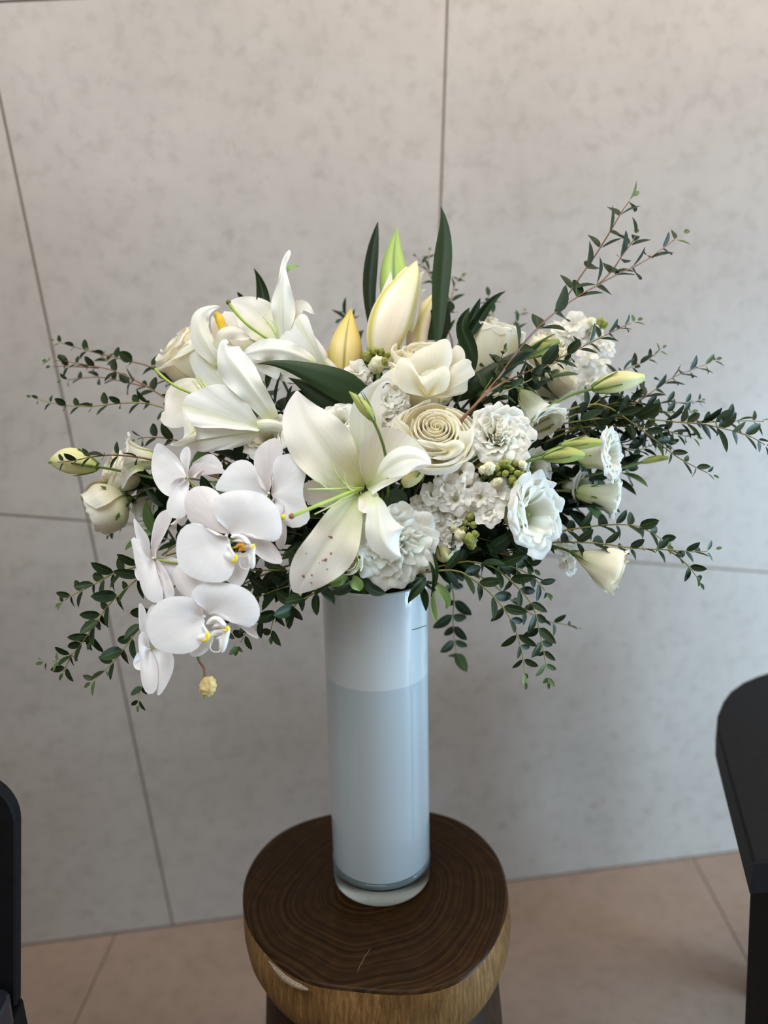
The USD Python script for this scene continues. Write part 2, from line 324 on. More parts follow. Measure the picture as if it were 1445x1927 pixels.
for p in polys:
    q = p.buffer(-0.0019, join_style=2)
    if q.is_empty: continue
    mm = extr(q, 0.010); v = wall_place(np.array(mm.vertices) - [0, 0, 0.010])
    wall.part('stone_panel', (v, np.array(mm.faces)), WALL, smooth=False)
mm = extr(sbox(-2.2, 0, 3.2, 2.7), 0.05)
wall.part('grout', (wall_place(np.array(mm.vertices) - [0, 0, 0.0545]), np.array(mm.faces)), GROUT, smooth=False)
floor = Setting('floor')
G0, GN = np.zeros(3), np.array([0, 0, 1.0])
fl = lambda px, py: tuple(on_plane(px, py, G0, GN)[:2])
fpoly = [Polygon([(-2.5, -2.2), (3.0, -2.2)] + [tuple((wa + WX * s)[:2]) for s in (3.2, -2.2)])]
fpoly = split_by(fpoly, fl(212, 1770), fl(140, 1927)); fpoly = split_by(fpoly, fl(1303, 1612), fl(1400, 1795))
for p in fpoly:
    mm = extr(p.buffer(-0.0014, join_style=2), 0.010)
    floor.part('floor_tile', (np.array(mm.vertices) - [0, 0, 0.010], np.array(mm.faces)), FLOOR, smooth=False)
mm = extr(Polygon([(-2.6, -2.3), (3.1, -2.3), (3.1, 1.95), (-2.6, 1.5)]), 0.02)
floor.part('floor_grout', (np.array(mm.vertices) - [0, 0, 0.0225], np.array(mm.faces)), FGROUT, smooth=False)

# ------------------------------------------------------------------ stool
def wood(name, a, b, c, kind):
    n = {'g': ('geometry', {}), 'mp': ('mapping', {'mapping_type': 'point', 'location': (0.03, -0.80, -.45) if kind == 'rings' else (0, 0, 0), 'scale': (1, 1, 1) if kind == 'rings' else (1, 1, .10)}),
         'p': ('principled_bsdf', {'roughness': .42 if kind == 'rings' else .5, 'specular_ior_level': .18}), 'r': ('rgb_ramp', {'ramp': [(.3, a), (.5, b), (.72, c)]}),
         'nz': ('noise_texture', {'scale': 8.0 if kind == 'rings' else 260.0, 'detail': 5.0, 'roughness': .7}), 'b': ('bump', {'strength': .25, 'distance': .001}),
         'n2': ('noise_texture', {'scale': 9.0, 'detail': 3.0}), 'mf': ('mix_float', {'fac': .45})}
    l = [('g.position', 'mp.vector'), ('r.color', 'p.base_color'), ('b.normal', 'p.normal')]
    if kind == 'rings':
        n.update({'fl': ('vector_math', {'math_type': 'multiply', 'vector2': (1, 1, 0)}), 'ln': ('vector_math', {'math_type': 'length'}), 'lo': ('noise_texture', {'scale': 7.0, 'detail': 1.0}),
                  'wob': ('math', {'math_type': 'multiply', 'value2': .055}), 'ad': ('math', {'math_type': 'add'}), 'sc': ('math', {'math_type': 'multiply', 'value2': 210.0}),
                  'rn': ('noise_texture', {'dimensions': '1D', 'scale': 1.0, 'detail': 3.0, 'roughness': .6}), 'mf': ('mix_float', {'fac': .30}),
                  'nz': ('noise_texture', {'scale': 60.0, 'detail': 4.0}), 'b': ('bump', {'strength': .06, 'distance': .0005}), 'p': ('principled_bsdf', {'roughness': .38, 'specular_ior_level': .10})})
        l += [('mp.vector', 'fl.vector1'), ('fl.vector', 'ln.vector1'), ('mp.vector', 'lo.vector'), ('lo.fac', 'wob.value1'), ('ln.value', 'ad.value1'), ('wob.value', 'ad.value2'), ('ad.value', 'sc.value1'),
              ('sc.value', 'rn.w'), ('mp.vector', 'nz.vector'), ('rn.fac', 'mf.a'), ('nz.fac', 'mf.b'), ('mf.result', 'r.fac'), ('rn.fac', 'b.height')]
    else:
        l += [('mp.vector', 'nz.vector'), ('g.position', 'n2.vector'), ('nz.fac', 'mf.a'), ('n2.fac', 'mf.b'), ('mf.result', 'r.fac'), ('nz.fac', 'b.height')]
    return mat(name, n, l, 'p.BSDF')
WOOD_TOP = wood('dark_end_grain', (.012, .0055, .0016), (.023, .0105, .0032), (.050, .0235, .0080), 'rings')
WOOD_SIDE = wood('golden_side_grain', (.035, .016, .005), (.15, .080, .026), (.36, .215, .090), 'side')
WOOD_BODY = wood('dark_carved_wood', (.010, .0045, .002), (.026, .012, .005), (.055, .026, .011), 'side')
SZ = np.array([0, 0, STOOL_Z])
top_px = [(457, 1700), (461, 1650), (488, 1600), (532, 1562), (590, 1538), (640, 1527), (700, 1521), (760, 1520), (815, 1527), (865, 1543), (908, 1573), (938, 1611), (953, 1655), (956, 1695), (946, 1738), (926, 1780), (892, 1822), (855, 1848), (800, 1864), (740, 1867), (660, 1860), (590, 1849), (540, 1825), (500, 1790), (470, 1748)]
tp = np.array([on_plane(x, y, SZ, GN)[:2] for x, y in top_px])
tc = tp.mean(0); ang = np.unwrap(np.arctan2(*(tp - tc).T[::-1])); rad = np.linalg.norm(tp - tc, axis=1)
o = np.argsort(ang); ang, rad = ang[o], rad[o]
TH = np.linspace(0, 2 * np.pi, 97)
rr = CubicSpline(np.r_[ang, ang[0] + 2 * np.pi], np.r_[rad, rad[0]], bc_type='periodic')(TH)
def lathe_shape(prof, power=None):
    """prof: (radius factor or absolute offset, z); organic outline rr fades to a circle with k."""
    rows = []
    for f, z, k in prof:
        base = rr * (1 - k) + rr.mean() * k
        rows.append(np.stack([tc[0] + base * f * np.cos(TH), tc[1] + base * f * np.sin(TH), np.full(len(TH), z)], 1))
    return np.array(rows)
st = Thing('stool', 'carved solid wood stool with dark end-grain top under the white vase', 'stool', (tc[0], tc[1], 0))
st.part('seat', grid(lathe_shape([(1e-3, STOOL_Z, 0), (.3, STOOL_Z, 0), (.6, STOOL_Z, 0), (.9, STOOL_Z, 0), (.975, STOOL_Z, 0), (.993, STOOL_Z - .0012, 0), (1.0, STOOL_Z - .004, 0)])), WOOD_TOP, smooth=True, label='dark polished end-grain top with growth rings')
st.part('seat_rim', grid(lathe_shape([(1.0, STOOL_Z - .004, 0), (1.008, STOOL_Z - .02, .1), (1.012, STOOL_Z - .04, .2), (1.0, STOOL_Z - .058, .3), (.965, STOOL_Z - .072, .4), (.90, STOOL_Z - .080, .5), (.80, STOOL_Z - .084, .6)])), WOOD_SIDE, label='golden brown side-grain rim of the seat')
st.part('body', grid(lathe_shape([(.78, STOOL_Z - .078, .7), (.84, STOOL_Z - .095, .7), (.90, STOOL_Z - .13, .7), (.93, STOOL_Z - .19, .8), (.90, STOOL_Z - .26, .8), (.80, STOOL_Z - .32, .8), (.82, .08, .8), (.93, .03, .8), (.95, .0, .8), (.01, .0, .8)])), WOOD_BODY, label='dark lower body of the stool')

on_top = lambda x, y, dz=0.0: on_plane(x, y, SZ, GN) + np.array([0, 0, dz])
st.part('bark_remnant', tube(np.array([on_top(x, y, -.004) for x, y in [(505, 1803), (520, 1820), (535, 1835), (552, 1846), (568, 1853), (580, 1857)]]), [.0008, .0028, .0036, .0034, .0026, .0008], 8), plain('pale_bark', (.22, .17, .12), rough=.9, var=.5, scale=700), label='pale strip of bark left on the front edge')
st.part('scratch', tube(np.array([on_top(x, y, .0001) for x, y in [(697, 1785), (686, 1801), (678, 1816), (672, 1831)]]), [.0003, .0006, .0006, .0002], 5), plain('scratch_pale', (.10, .06, .035), rough=.8), label='pale scratch on the seat')

# ------------------------------------------------------------------ vase
n = {'g': ('geometry', {}), 's': ('separate_xyz', {}), 'mr': ('map_range', {'from_min': STOOL_Z + .2855, 'from_max': STOOL_Z + .2870, 'to_min': 0, 'to_max': 1, 'clamp': True}),
     'mx': ('mix_color', {'a': (.37, .43, .46), 'b': (.48, .53, .55)}), 'p': ('principled_bsdf', {'roughness': .30, 'specular_ior_level': .4, 'coat_weight': .8, 'coat_roughness': .02})}
VASE_WHITE = mat('white_cased_glass', n, [('g.position', 's.vector'), ('s.z', 'mr.value'), ('mr.result', 'mx.fac'), ('mx.result', 'p.base_color')], 'p.BSDF')
GLASS = mat('clear_glass', {'p': ('principled_bsdf', {'base_color': (.72, .80, .78), 'roughness': .12, 'transmission_weight': 1.0, 'ior': 1.5})}, [], 'p.BSDF')
def lathe(prof, n=96, c=VASE, z0=STOOL_Z):
    th = np.linspace(0, 2 * np.pi, n + 1)
    return grid(np.array([np.stack([c[0] + r * np.cos(th), c[1] + r * np.sin(th), np.full(n + 1, z0 + z)], 1) for r, z in prof]))
va = Thing('vase', 'tall white cased-glass cylinder vase standing on the wooden stool', 'vase', (VASE[0], VASE[1], STOOL_Z))
def arc(cx, cz, r, a0, a1, n=6): return [(cx + r * math.cos(math.radians(a)), cz + r * math.sin(math.radians(a))) for a in np.linspace(a0, a1, n)]
va.part('body', lathe([(.001, .0175), (.046, .0175), (.052, .0185), (.0575, .0215), (.0608, .026), (.0618, .033), (.0620, .06), (.0620, VH - .003)] + arc(.0600, VH - .002, .002, 0, 180, 7) + [(.0580, VH - .01), (.0580, .05), (.05, .03), (.001, .03)]), VASE_WHITE)
va.part('base', lathe([(.001, .0004), (.055, .0004)] + arc(.0575, .0052, .0048, -90, 0, 6) + [(.0624, .02), (.0624, .030), (.0621, .034), (.0610, .030), (.0604, .0255), (.0575, .0212), (.052, .0183), (.046, .0173), (.001, .0173)]), GLASS, label='thick clear glass foot')
def vase_pt(px, py):
    d = FW + (px - W / 2) / F * RT - (py - H / 2) / F * UP
    a = d[0] ** 2 + d[1] ** 2; e = CAM[:2] - VASE; b = 2 * np.dot(d[:2], e); c = np.dot(e, e) - (.0622) ** 2
    t = (-b - math.sqrt(max(b * b - 4 * a * c, 0))) / (2 * a); return CAM + d * t
fb = Thing('plant_fibre', 'thin dark plant fibre stuck to the upper right of the vase', 'fibre', vase_pt(790, 1181))
fb.part('strand', tube(np.array([vase_pt(x, y) + np.array([0, -.0004, 0]) for x, y in [(776, 1185), (783, 1183.5), (790, 1181), (797, 1178.5), (802, 1177)]]), .0004, 6), STEM_DARK)

# ------------------------------------------------------------------ chairs at the frame edges
BLACK = plain('black_stained_wood', (.005, .005, .006), rough=.55, spec=.14, var=.25, scale=90)
def slab(poly, t, bev=.004):
    """A board with bevelled edges: plan in 2D, thickness t along z, centred on 0."""
    a = extr(poly.buffer(-bev, join_style=1), t); b = extr(poly, t - 2 * bev)
    from manifold3d import Manifold, Mesh
    pts = []
    for pp, z in ((poly.buffer(-bev), -t / 2), (poly, -t / 2 + bev), (poly, t / 2 - bev), (poly.buffer(-bev), t / 2)):
        pts += [(x, y, z) for x, y in np.array(pp.exterior.coords)]
    return trimesh.convex.convex_hull(np.array(pts))
def leg_mesh(a, b, r0, r1):
    a, b = np.array(a, float), np.array(b, float)
    pts = [p + np.array([sx * r, sy * r, 0]) for p, r in ((a, r0), (b, r1)) for sx, sy in ((1, .8), (.8, 1), (-.8, 1), (-1, .8), (-1, -.8), (-.8, -1), (.8, -1), (1, -.8))]
    return trimesh.convex.convex_hull(np.array(pts))
SEAT2 = 0.575
rp = lambda x, y: on_plane(x, y, np.array([0, 0, SEAT2]), GN)[:2]
edge = [rp(x, y) for x, y in [(1417, 1622), (1369, 1447), (1357, 1402), (1350, 1375), (1350, 1345), (1361, 1318), (1375, 1299), (1397, 1283), (1422, 1272), (1445, 1265)]]
q1, q4, q5 = edge[0], edge[7], edge[9]
plan = edge + [q5 + [.06, .012], q5 + [.16, .012], q5 + [.24, -.01], q5 + [.30, -.06], q5 + [.36, -.20], q1 + [.40, .03]]
rc = Thing('chair', 'black wooden chair with rounded seat at the right edge', 'chair', (np.mean([p[0] for p in plan]), np.mean([p[1] for p in plan]), 0), group=None)
sm = slab(Polygon(plan).convex_hull, .042, .003); sm.apply_translation([0, 0, SEAT2 - .021]); rc.part('seat', sm, BLACK, smooth=False)
for a, b in (((q1[0] + .072, q1[1] + .045), (q1[0] + .082, q1[1] + .03)), ((q1[0] + .36, q1[1] + .06), (q1[0] + .40, q1[1] + .02)), ((q4[0] + .06, q4[1] - .07), (q4[0] + .09, q4[1] - .02)), ((q5[0] + .27, q5[1] - .14), (q5[0] + .31, q5[1] - .10))):
    rc.part('leg', leg_mesh((*a, SEAT2 - .043), (*b, 0.0005), .034, .026), BLACK, smooth=False)
LS_Z = 0.45
lp = lambda x, y, z=LS_Z: on_plane(x, y, np.array([0, 0, z]), GN)
k = lp(25, 1856)
lc = Thing('chair', 'black wooden chair with tall back panel at the left edge', 'chair', (k[0] - .2, k[1] - .18, 0))
bw, bh, br = .42, .240, .055
pl = sbox(-bw + br, -.3, -br, bh - br).buffer(br, quad_segs=12).intersection(sbox(-bw, -.03, 0, bh))
bm = slab(pl, .015, .002); v = np.array(bm.vertices); tilt = .06
bm.vertices = np.stack([k[0] + v[:, 0] + v[:, 1] * .105, k[1] + .012 - v[:, 2] + v[:, 1] * tilt, LS_Z + v[:, 1]], 1); bm.fix_normals()
lc.part('backrest', bm, BLACK, smooth=False)
sm = slab(Polygon([(k[0] - .42, k[1]), (k[0] + .003, k[1]), (k[0] + .012, k[1] - .37), (k[0] - .43, k[1] - .37)]).buffer(-.02).buffer(.02), .035, .003); sm.apply_translation([0, 0, LS_Z - .0176]); lc.part('seat', sm, plain('black_lacquer', (.012, .013, .018), rough=.22, spec=.5, var=.1), smooth=False)
for x, y in ((-.02, -.01), (-.40, -.01), (-.40, -.34), (-.02, -.34)):
    lc.part('leg', leg_mesh((k[0] + x, k[1] + y + .01, LS_Z - .035), (k[0] + x + (.012 if x > -.2 else -.012), k[1] + y + .02, 0.0005), .019, .015), BLACK, smooth=False)

# ------------------------------------------------------------------ the bouquet: helpers
MOUTH = np.array([VASE[0], VASE[1], STOOL_Z + VH])
def in_vase(i):
    a = i * 2.4; r = .042 * math.sqrt((i * .618) % 1.0)
    return MOUTH + np.array([r * math.cos(a), r * math.sin(a), 0])
stem_i = [0]
def stem_to_vase(t, start, direction=None, r=.0022, material=None, name='stem', push=.06):
    """A flower's stem from its calyx into the vase."""
    stem_i[0] += 1
    e = in_vase(stem_i[0]); s = np.asarray(start, float)
    d = unit(direction) if direction is not None else unit(e - s)
    L = np.linalg.norm(e - s)
    c = s + d * min(push, L * .45); c2 = e + np.array([0, 0, min(.06, L * .35)]) + (s - e) * .12
    low = e + np.array([(VASE[0] - e[0]) * .4, (VASE[1] - e[1]) * .4, -.16])
    tt = np.linspace(0, 1, 14)[:, None]
    B = (1 - tt) ** 3 * s + 3 * (1 - tt) ** 2 * tt * c + 3 * (1 - tt) * tt ** 2 * c2 + tt ** 3 * e
    B = np.vstack([B, e + (low - e) * .5, low])
    t.part(name, tube(B, r, 7), material or STEM)

def petal_cup(prof, phi, half, frame, o, nu=9, nv=11, ruffle=0, freq=4, tuck=.08, tip=.12, seed=0, base_w=.35, twist=0.0, point=0.0, frill=0.0):
    """One petal of a whorl. prof: (r, z) from base to lip; frame (x, y, z axes); o the flower's base."""
    pr = np.asarray(prof, float); t = np.linspace(0, 1, len(pr))
    u = np.linspace(0, 1, nu)[:, None]; v = np.linspace(-1, 1, nv)[None, :]
    ue = u * (1 - tip * np.abs(v) ** 2.6 + point * (1 - np.abs(v)) ** 2)
    sp = PchipInterpolator(t, pr, extrapolate=True)
    rz = sp(np.clip(ue, 0, 1.08)); r, z = rz[..., 0], rz[..., 1]
    R = pr[:, 0].max()
    wid = base_w + (1 - base_w) * np.sin(np.minimum(u * 1.25, 1) * np.pi / 2)
    th = phi + v * half * wid + twist * u
    r = r * (1 - tuck * v)
    ph = seed * 2.3
    w = np.sin(np.pi * freq * v + ph) * .6 + np.sin(np.pi * freq * 2.1 * v + 1.7 * ph) * .4
    k = ue ** 3
    z = z + ruffle * k * w; r = r + ruffle * .6 * k * np.sin(np.pi * freq * 1.4 * v + 1 + ph)
    nz = meshkit.noise(np.stack([u * 3 + 0 * v, v * 3 + 0 * u, np.full((nu, nv), seed * 1.37)], -1), 3) - .5
    r = r + nz * R * .07 * ue; z = z + nz * R * .05 * ue
    if frill:
        fk = ue ** 8; z = z + frill * fk * np.sin(21 * v + ph * 3) * (.6 + .4 * np.sin(9 * v + ph)); r = r + frill * fk * np.cos(17 * v + ph * 2)
    X, Y, Zx = frame
    P = o + (r * np.cos(th))[..., None] * X + (r * np.sin(th))[..., None] * Y + z[..., None] * Zx
    return grid(P)
def frame_of(axis):
    z = unit(axis); x = unit(np.cross(z, [.37, .21, .9])); return x, np.cross(z, x), z
def px_m(n, Z): return n * Z / F

def sepals(t, o, fr, r, h, n=5, material=None, flare=.3, w=.35, name='sepal'):
    for i in range(n):
        t.part(name, petal_cup([(r * .35, -.001), (r * .75, h * .3), (r * (.9 + flare * .4), h * .7), (r * (.95 + flare), h)], i * 2 * np.pi / n + .3, w, fr, o, 5, 5, tuck=0, tip=.75, base_w=.9, seed=i), material or SEPAL)

def rose(cx, cy, Z, Rpx, Hpx, axis, label, n=26, mat_=None, openness=.5, outer=6, seed=1, dome=0.0, extra=(), group='cream and white roses', name='rose', cat='rose', stem_mat=None):
    """(cx, cy) is the middle of the opening; the axis (right, up, towards the camera) points out of it."""
    R, Hh = px_m(Rpx, Z), px_m(Hpx, Z)
    a = camdir(axis); fr = frame_of(a); o = pt(cx, cy, Z) - a * Hh * .92
    t = Thing(name, label, cat, o, group)
    rg = np.random.default_rng(seed)
    for k in range(n):
        q = k / (n - 1.0); out = max(0.0, (k - (n - outer) + 1) / outer)
        rk = R * (.05 + .70 * q ** .9) if not out else R * (.72 + .14 * out)
        hk = Hh * (.90 + .10 * math.sin(q * 2.6) + rg.uniform(-.045, .045)) if not out else Hh * (.97 - .20 * openness * out + rg.uniform(-.05, .05))
        hk *= 1 - dome * q ** 1.4; rk *= 1 + .22 * dome * q
        curl = R * (.01 + .08 * openness * q + .22 * openness * out) * rg.uniform(.5, 1.3)
        dip = Hh * (.02 + .05 * q + .12 * openness * out) * rg.uniform(.5, 1.4)
        prof = [(R * .06, 0), (rk * (.55 + .2 * out), hk * .10), (rk * (.9 + .1 * out), hk * .34), (rk * (1.0 + .06 * out), hk * .64), (rk * (.95 + .05 * q + .04 * out), hk * .90), (rk * (.95 + .05 * q) + curl * .45, hk), (rk * (.95 + .05 * q) + curl, hk - dip)]
        half = 1.75 - .75 * q + rg.uniform(-.12, .12)
        t.part('petal', petal_cup(prof, k * 2.39996 + rg.uniform(-.3, .3), half, fr, o, 13, 15, ruffle=R * (.010 + .030 * q), freq=1.4, tuck=.16 - .08 * q, tip=.07 + .10 * q, seed=k + seed * 31, base_w=.45, point=.06 * q), mat_ or ROSE)
    for e in extra: t.part('petal', e, mat_ or ROSE)
    sepals(t, o, fr, R * .5, Hh * .35, material=SEPAL, flare=.9, w=.22)
    stem_to_vase(t, o, -a, .0026, stem_mat)
    return t

def lisianthus(cx, cy, Z, Rpx, Lpx, axis, label, flare=.8, rows=((5, 1.0), (5, .82), (5, .62)), mat_=None, ruffle=.10, seed=1, half=.98, core=True, sep=.4, group='white lisianthus blooms', throat=.42, freq=1.5, bell=0.0, extra=()):
    """(cx, cy) the middle of the rim; flare 0 is a closed bell, 1 an open dish."""
    R, L = px_m(Rpx, Z), px_m(Lpx, Z)
    a = camdir(axis); fr = frame_of(a); o = pt(cx, cy, Z) - a * L
    t = Thing('lisianthus', label, 'flower', o, group)
    rg = np.random.default_rng(seed)
    k = 0
    for ri, (n, s) in enumerate(rows):
        for i in range(n):
            j = rg.uniform(.93, 1.07); Rr = R * s * j
            prof = [(R * .10, 0), (R * throat * min(1, .2 + .85 * s), L * .28), (R * throat * (.8 + .5 * (1 - flare) + .2 * s) * min(1, .12 + .93 * s), L * .58), (R * s * (.62 + .20 * (1 - flare)), L * (.84 + .05 * (1 - s))), (Rr * (.86 + .05 * (1 - flare)), L * (.98 + .10 * (1 - s))), (Rr * (1.0 if flare > .3 else .88), L * (1.0 - .12 * flare * s + .22 * (1 - s)))]
            if bell > .1: prof = [(R * .12, 0), (R * s * .30, L * .14), (R * s * .58, L * .40), (R * s * .86 * j, L * .66), (R * s * 1.02, L * .88), (R * s * 1.12 * j, L * rg.uniform(.96, 1.08))]
            elif bell: prof = [(R * .12, 0), (R * s * .55, L * .12), (R * s * .92, L * .36), (R * s * j, L * .62), (R * s * (.86 + bell), L * .86), (R * s * (.70 + 2.2 * bell) * j, L * rg.uniform(.92, 1.06))]
            t.part('petal', petal_cup(prof, i * 2 * np.pi / n + ri * .63 + rg.uniform(-.14, .14), half * rg.uniform(.9, 1.1), fr, o, 15, 27, ruffle=R * ruffle * rg.uniform(.6, 1.3), freq=freq, tuck=.14, tip=.22 if bell else .10, seed=k + seed * 17, base_w=.55, frill=R * ruffle * .16), mat_ or LISI)
            k += 1
    for e in extra: t.part('petal', e, mat_ or LISI)
    if core: t.part('pistil', ellipsoid(o + a * L * .55, R * .09, a, 1, R * .2), LISIBUD_GREEN, smooth=True)
    if sep: sepals(t, o - a * .001, fr, R * (.34 if not bell else .42 if bell > .1 else .82), L * .55, material=SEPAL, flare=sep, w=.16)
    t.part('receptacle', ellipsoid(o, R * .16, a, 1, R * .22), SEPAL)
    stem_to_vase(t, o, -a, .0016, STEM)
    return t

def ribbed_bud(path, hw, Z, ribs=3, amp=.10, phase=0.0, n=30, m=26, roll=1 / 12):
    """A bud along a pixel path with half widths in pixels, swelling round its axis."""
    p = spline([(*q[:2], q[2] if len(q) > 2 else 0, h) for q, h in zip(path, hw)], m)
    C = pt(p[:, 0], p[:, 1], Z - p[:, 2] / 1000); R = np.maximum(p[:, 3], .3) * Z / F
    T = np.gradient(C, axis=0); T /= np.linalg.norm(T, axis=1, keepdims=True)
    th = np.linspace(0, 2 * np.pi, n + 1); rows = []
    for c, t, r in zip(C, T, R):
        a = unit(np.cross(t, -FW)); b = np.cross(t, a)
        k = 1 + amp * (np.abs(np.cos(ribs * (th + phase) / 2)) - .6)
        rows.append(c + (r * k)[:, None] * (np.cos(th)[:, None] * a + np.sin(th)[:, None] * b))
    g = grid(np.array(rows)); g[2][:, 1] += roll
    return g, C, T

def lisi_bud(path, hw, Z, label, mat_, sep_len=.6, stem_px=None, group='closed lisianthus buds', name='lisianthus_bud'):
    g, C, T = ribbed_bud(path, hw, Z, 5, .16, .3, 24, 20)
    t = Thing(name, label, 'flower bud', C[0], group)
    t.part('bud_petals', g, mat_)
    R = max(hw) * Z / F; L = np.linalg.norm(C[-1] - C[0]); fr = frame_of(T[2])
    for i in range(5):
        t.part('sepal', petal_cup([(R * .3, -.002), (R * .85, L * .2), (R * 1.12, L * .45), (R * 1.15, L * (sep_len + .15))], i * 1.2566 + .5, .16, fr, C[0], 6, 4, tuck=0, tip=.85, base_w=.9, seed=i), SEPAL)
    if stem_px:
        P = smooth_path(np.vstack([C[0], pxpath(stem_px, Z)]), 12); t.part('stem', tube(P, .0018, 8), STEM)
        stem_to_vase(t, P[-1], P[-1] - P[-2], .0016, STEM)
    else: stem_to_vase(t, C[0], -T[0], .0016, STEM)
    return t

# --- orchids ---------------------------------------------------------------
ob = Thing('orchid_spray', 'arching spray of white moth orchids with yellow lips spilling down the left', 'orchid', pt(440, 1010, .74))
def orchid_lip(parent, col, lobes, yel, mid, Z, tendril=None, scale=1.0):
    pass
def bloom(center, Z, petals, r=7, label=None):
    c = pt(*center, Z + .002)
    path = ob.part('bloom', ellipsoid(c, px_m(r * .45, Z), -FW, 2, px_m(r * .5, Z)), LIPWHITE, label=label)
    for i, (base, outl, kw) in enumerate(petals):
        kw = dict(kw); mt = ORCHID_PINK if kw.pop('pink', 0) else ORCHID; dz = kw.pop('dz', 0)
        ob.part('petal' if mt is ORCHID else 'sepal', fan(c3([base])[0], c3(outl), Z - dz / 1000., seed=i + int(center[0]), **kw), mt, parent=path)
    return path
OZ1 = .735
b1 = bloom((426, 1008), OZ1, [
    ((718, 770), [(565, 745), (460, 690), (420, 600), (425, 510), (480, 455), (550, 445), (620, 470), (665, 520), (695, 620), (718, 700)], dict(pink=1, dz=-9, bulge=4, db=6)),
    ((700, 785), [(690, 775), (600, 757), (520, 700), (440, 700), (375, 770), (362, 880), (385, 990), (470, 1060), (600, 1092), (700, 1080), (752, 1000), (745, 900), (720, 800)], dict(dz=2, bulge=5)),
    ((725, 765), [(690, 720), (600, 560), (640, 510), (720, 480), (850, 474), (960, 510), (1040, 590), (1072, 700), (1065, 780), (1015, 820), (930, 790), (840, 765), (740, 775)], dict(dz=4, bulge=7)),
    ((770, 800), [(850, 765), (930, 780), (1010, 830), (1060, 900), (1072, 960), (1000, 962), (920, 920), (850, 860), (800, 830)], dict(dz=-7, bulge=3, pink=1)),
    ((735, 890), [(690, 1075), (740, 1108), (790, 1118), (832, 1060), (855, 990), (800, 890)], dict(dz=-6, bulge=3))], label='largest front-facing orchid bloom with orange throat')
OZ2 = .742
b2 = bloom((384, 1160), OZ2, [
    ((560, 1310), [(500, 1255), (400, 1180), (345, 1080), (350, 1000), (400, 955), (460, 945), (530, 990), (590, 1090), (585, 1200), (580, 1290)], dict(pink=1, dz=-8, bulge=4, db=6)),
    ((550, 1330), [(545, 1300), (535, 1250), (480, 1200), (400, 1185), (300, 1195), (215, 1250), (170, 1350), (175, 1450), (220, 1530), (320, 1567), (430, 1570), (520, 1520), (548, 1420), (555, 1350)], dict(dz=2, bulge=6)),
    ((575, 1305), [(560, 1270), (470, 1150), (540, 1098), (650, 1090), (800, 1120), (890, 1190), (926, 1290), (910, 1350), (855, 1395), (790, 1378), (705, 1322), (620, 1300)], dict(dz=4, bulge=7)),
    ((560, 1420), [(450, 1572), (490, 1592), (560, 1562), (612, 1480), (600, 1420)], dict(dz=-6, bulge=3)),
    ((720, 1340), [(800, 1390), (850, 1440), (912, 1466), (890, 1410), (840, 1370), (780, 1340)], dict(dz=-7, bulge=2))], label='lower front-facing orchid bloom')
def lip(parent, Z, column, left, right, yl, yr, tend, throat=None):
    ob.part('column', fan(c3([column[0]])[0], c3(column[1]), Z - .010, bulge=7, db=0, nu=8, nv=18), LIPWHITE, parent=parent)
    ob.part('side_lobe', fan(c3([left[0]])[0], c3(left[1]), Z - .008, bulge=4, db=0, nu=8, nv=18), LIPWHITE, parent=parent)
    ob.part('side_lobe', fan(c3([right[0]])[0], c3(right[1]), Z - .007, bulge=5, db=0, nu=8, nv=18), LIPWHITE, parent=parent)
    for base, o_ in (yl, yr): ob.part('yellow_callus', fan(c3([base])[0], c3(o_), Z - .0135, bulge=3, db=0, nu=6, nv=14), YELLOW, parent=parent)
    if throat: ob.part('throat', fan(c3([throat[0]])[0], c3(throat[1]), Z - .0125, bulge=4, db=0, nu=6, nv=14, ruffle=1.5), ORANGE, parent=parent)
    ob.part('tendril', tube(smooth_path(pxpath(c3(tend), Z - .012), 16), .0005, 6), LIPWHITE, parent=parent)
lip(b1, OZ1, ((775, 800), [(725, 790), (740, 772), (790, 768), (845, 800), (862, 840), (820, 832), (770, 822), (730, 815)]),
    ((710, 880), [(698, 845), (715, 830), (745, 880), (775, 930), (755, 962), (715, 955), (682, 930), (685, 890)]),
    ((850, 880), [(790, 880), (830, 845), (890, 840), (893, 900), (895, 960), (878, 1003), (850, 990), (845, 945), (800, 935), (775, 910)]),
    ((752, 930), [(730, 955), (752, 963), (775, 935), (770, 905), (755, 900)]), ((872, 855), [(850, 852), (865, 862), (888, 860), (890, 835), (870, 845)]),
    [(787, 950), (790, 980), (815, 1000), (845, 1005), (855, 985)], ((785, 862), [(735, 862), (760, 845), (790, 825), (825, 832), (830, 860), (800, 885), (775, 888)]))
lip(b2, OZ2, ((620, 1370), [(562, 1375), (575, 1345), (620, 1318), (680, 1345), (697, 1385), (660, 1398), (600, 1403)]),
    ((545, 1430), [(522, 1390), (545, 1370), (565, 1400), (590, 1440), (580, 1480), (545, 1492), (495, 1480), (505, 1450)]),
    ((660, 1450), [(590, 1450), (620, 1410), (690, 1400), (722, 1395), (715, 1470), (695, 1540), (670, 1567), (650, 1540), (650, 1490), (615, 1470)]),
    ((560, 1465), [(530, 1488), (552, 1494), (585, 1470), (590, 1435), (560, 1430)]), ((690, 1410), [(672, 1400), (690, 1425), (718, 1412), (718, 1385), (695, 1390)]),
    [(595, 1500), (592, 1535), (615, 1558), (645, 1560), (655, 1545)])
